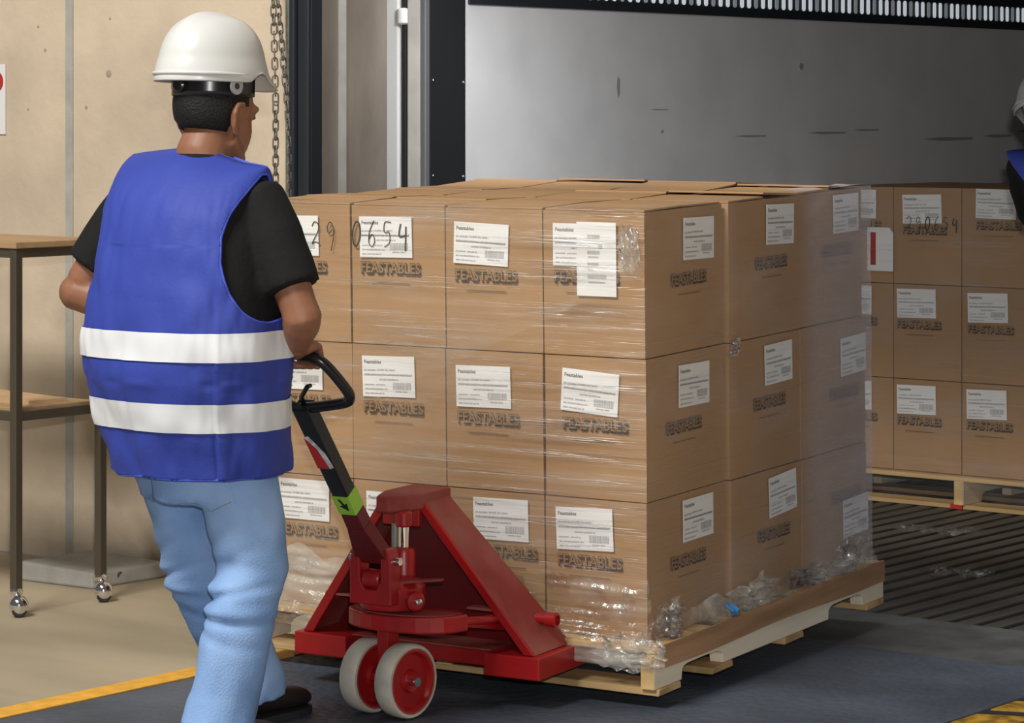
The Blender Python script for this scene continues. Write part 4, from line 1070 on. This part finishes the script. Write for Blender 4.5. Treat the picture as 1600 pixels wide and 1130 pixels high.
        d += .010*nz(c.x*7, c.y*7+c.z*3, c.z*4) + .006*nz(c.x*15+2, c.y*15, c.z*9) + .004*max(0, (.25-c.z)/.25)*math.sin(c.z*60+9*nz(c.x*6, c.y*6, c.z*2))
        v.co = c + nn*d
    # back pocket laid onto the cloth
    bvh = BVHTree.FromPolygons([v.co.copy() for v in jn.data.vertices], [p.vertices[:] for p in jn.data.polygons])
    def proj(x, z, off):
        h = bvh.ray_cast(V3((x, -.6, z)), V3((0, 1, 0)))
        return (h[0] + h[1]*off) if h[0] is not None else V3((x, -.12, z))
    for s in (1, -1):
        out = [(-.062,.075),(.062,.075),(.064,-.03),(0,-.062),(-.064,-.03)]
        mm = MB()
        def pk(a, b, s=s):
            x = -.062+.124*a; z = .078 - b*(.108+.030*(1-abs(a-.5)*2)); return proj(s*.095+x, .635+z, .0025)
        mm.grid(pk, 10, 10); build('back_pocket', mm, 'denim', parent=jn, smooth=True)
        mm = MB(); mm.tube([pk(.04+.92*i/12, .96) + V3((0,-.002,0)) for i in range(13)], .0013, 5); build('pocket_stitch', mm, 'denim_stitch', parent=jn)
    # ---------------- shoes
    for s in ('R', 'L'):
        an = V3(P['ank'+s]); pit = P.get('foot'+s, 0.0)
        FM = Matrix.Translation((an.x, an.y, an.z-.07)) @ Matrix.Rotation(-pit, 4, 'X')
        mm = MB()
        prof = [(-.075,.030,.028,.045),(-.06,.040,.036,.06),(-.02,.042,.038,.066),(.05,.045,.036,.052),(.11,.050,.030,.038),(.155,.046,.026,.030),(.185,.030,.020,.022),(.195,.012,.012,.016)]
        rr = []
        for y, hw, hh, zc in prof:
            rr.append([mm.bm.verts.new((hw*math.cos(2*math.pi*k/18), y, max(-.016, zc*.55+hh*math.sin(2*math.pi*k/18)-.006))) for k in range(18)])
        for A, B in zip(rr, rr[1:]):
            for k in range(18): mm.bm.faces.new([A[k], A[(k+1)%18], B[(k+1)%18], B[k]])
        mm.bm.faces.new(rr[0][::-1]); mm.bm.faces.new(rr[-1])
        mm.tube([(0,-.025,.02),(0,-.03,.10)], [(.040,.045),(.038,.042)], 16)
        so = build('shoe', mm, 'shoe', parent=root, mw=FM, smooth=True)
        mm = MB(); pts = [(hw*1.06*sg, y) for sg, seq in ((1, prof), (-1, prof[::-1])) for y, hw, hh, zc in seq]
        mm.prism(pts, 'z', -.030, -.012); build('sole', mm, 'rubber', parent=so)
    return root

PHI = R(35)
PM = Matrix.Translation((-.755, 6.80, 0)) @ Matrix.Rotation(-PHI, 4, 'Z')
pin = PM.inverted()
gR, gL = pin @ gr, pin @ gl
axis = (pin.to_3x3() @ (GRIP.to_3x3() @ Vector((1,0,0)))).normalized()
fw = (pin.to_3x3() @ (JM.to_3x3() @ Vector((0,1,.25)))).normalized()
pose = dict(shR=(.178,.045,1.292), elR=(.302,.045,1.035), haR=tuple(gR), wrR=tuple(gR + Vector((.045,-.085,.035))), gripR=tuple(axis), knuckleR=tuple(fw), thumbR=-1,
            shL=(-.186,.045,1.318), elL=(-.325,-.04,1.075), haL=tuple(gL), wrL=tuple(gL + Vector((-.04,-.09,.04))), gripL=tuple(axis), knuckleL=tuple(fw), thumbL=1,
            neck=(0,.045,1.415), head=(.002,.090,1.500), headturn=R(-4), nod=R(-8), hat_tilt=R(6),
            hipR=(.092,.0,.86), kneeR=(.112,.095,.44), ankR=(.078,.015,.095), hipL=(-.098,0,.86), kneeL=(-.135,.165,.46), ankL=(-.105,.36,.10))
worker = make_person(PM, 'person in white hard hat and blue vest, back turned, gripping the jack handle', pose)

# second worker, leaning in at the right edge of the picture
PM2 = Matrix.Translation((2.00, 9.25, 0)) @ Matrix.Rotation(R(-10), 4, 'Z') @ Matrix.Scale(.985, 4)
pose2 = dict(shR=(.186,.045,1.325), elR=(.22,.22,1.13), haR=(.16,.47,1.06), wrR=(.17,.41,1.085), gripR=(1,0,.1), knuckleR=(0,1,-.2), thumbR=-1,
             shL=(-.186,.045,1.325), elL=(-.20,.24,1.13), haL=(-.14,.49,1.06), wrL=(-.15,.43,1.085), gripL=(1,0,-.1), knuckleL=(0,1,-.2), thumbL=1,
             neck=(.01,.065,1.395), head=(-.015,.12,1.445), nod=R(-22), hat_tilt=R(2),
             hipR=(.092,0,.86), kneeR=(.10,.05,.46), ankR=(.10,-.02,.10), hipL=(-.092,0,.86), kneeL=(-.10,.05,.46), ankL=(-.11,.02,.10))
worker2 = make_person(PM2, 'person in white hard hat and blue vest inside the trailer, cut by the right edge', pose2)

# he bends sideways from the hips
def bend(o, k):
    for c in o.children:
        if c.name.startswith('shoe'): continue
        if c.name.startswith('hard_hat'):
            M = c.matrix_local.copy(); M.translation.x -= k*(M.translation.z-.85); c.matrix_local = M; continue
        for v in c.data.vertices: v.co.x -= k*max(0, v.co.z-.85)
        if c.children: bend(c, k)
bend(worker2, .36)
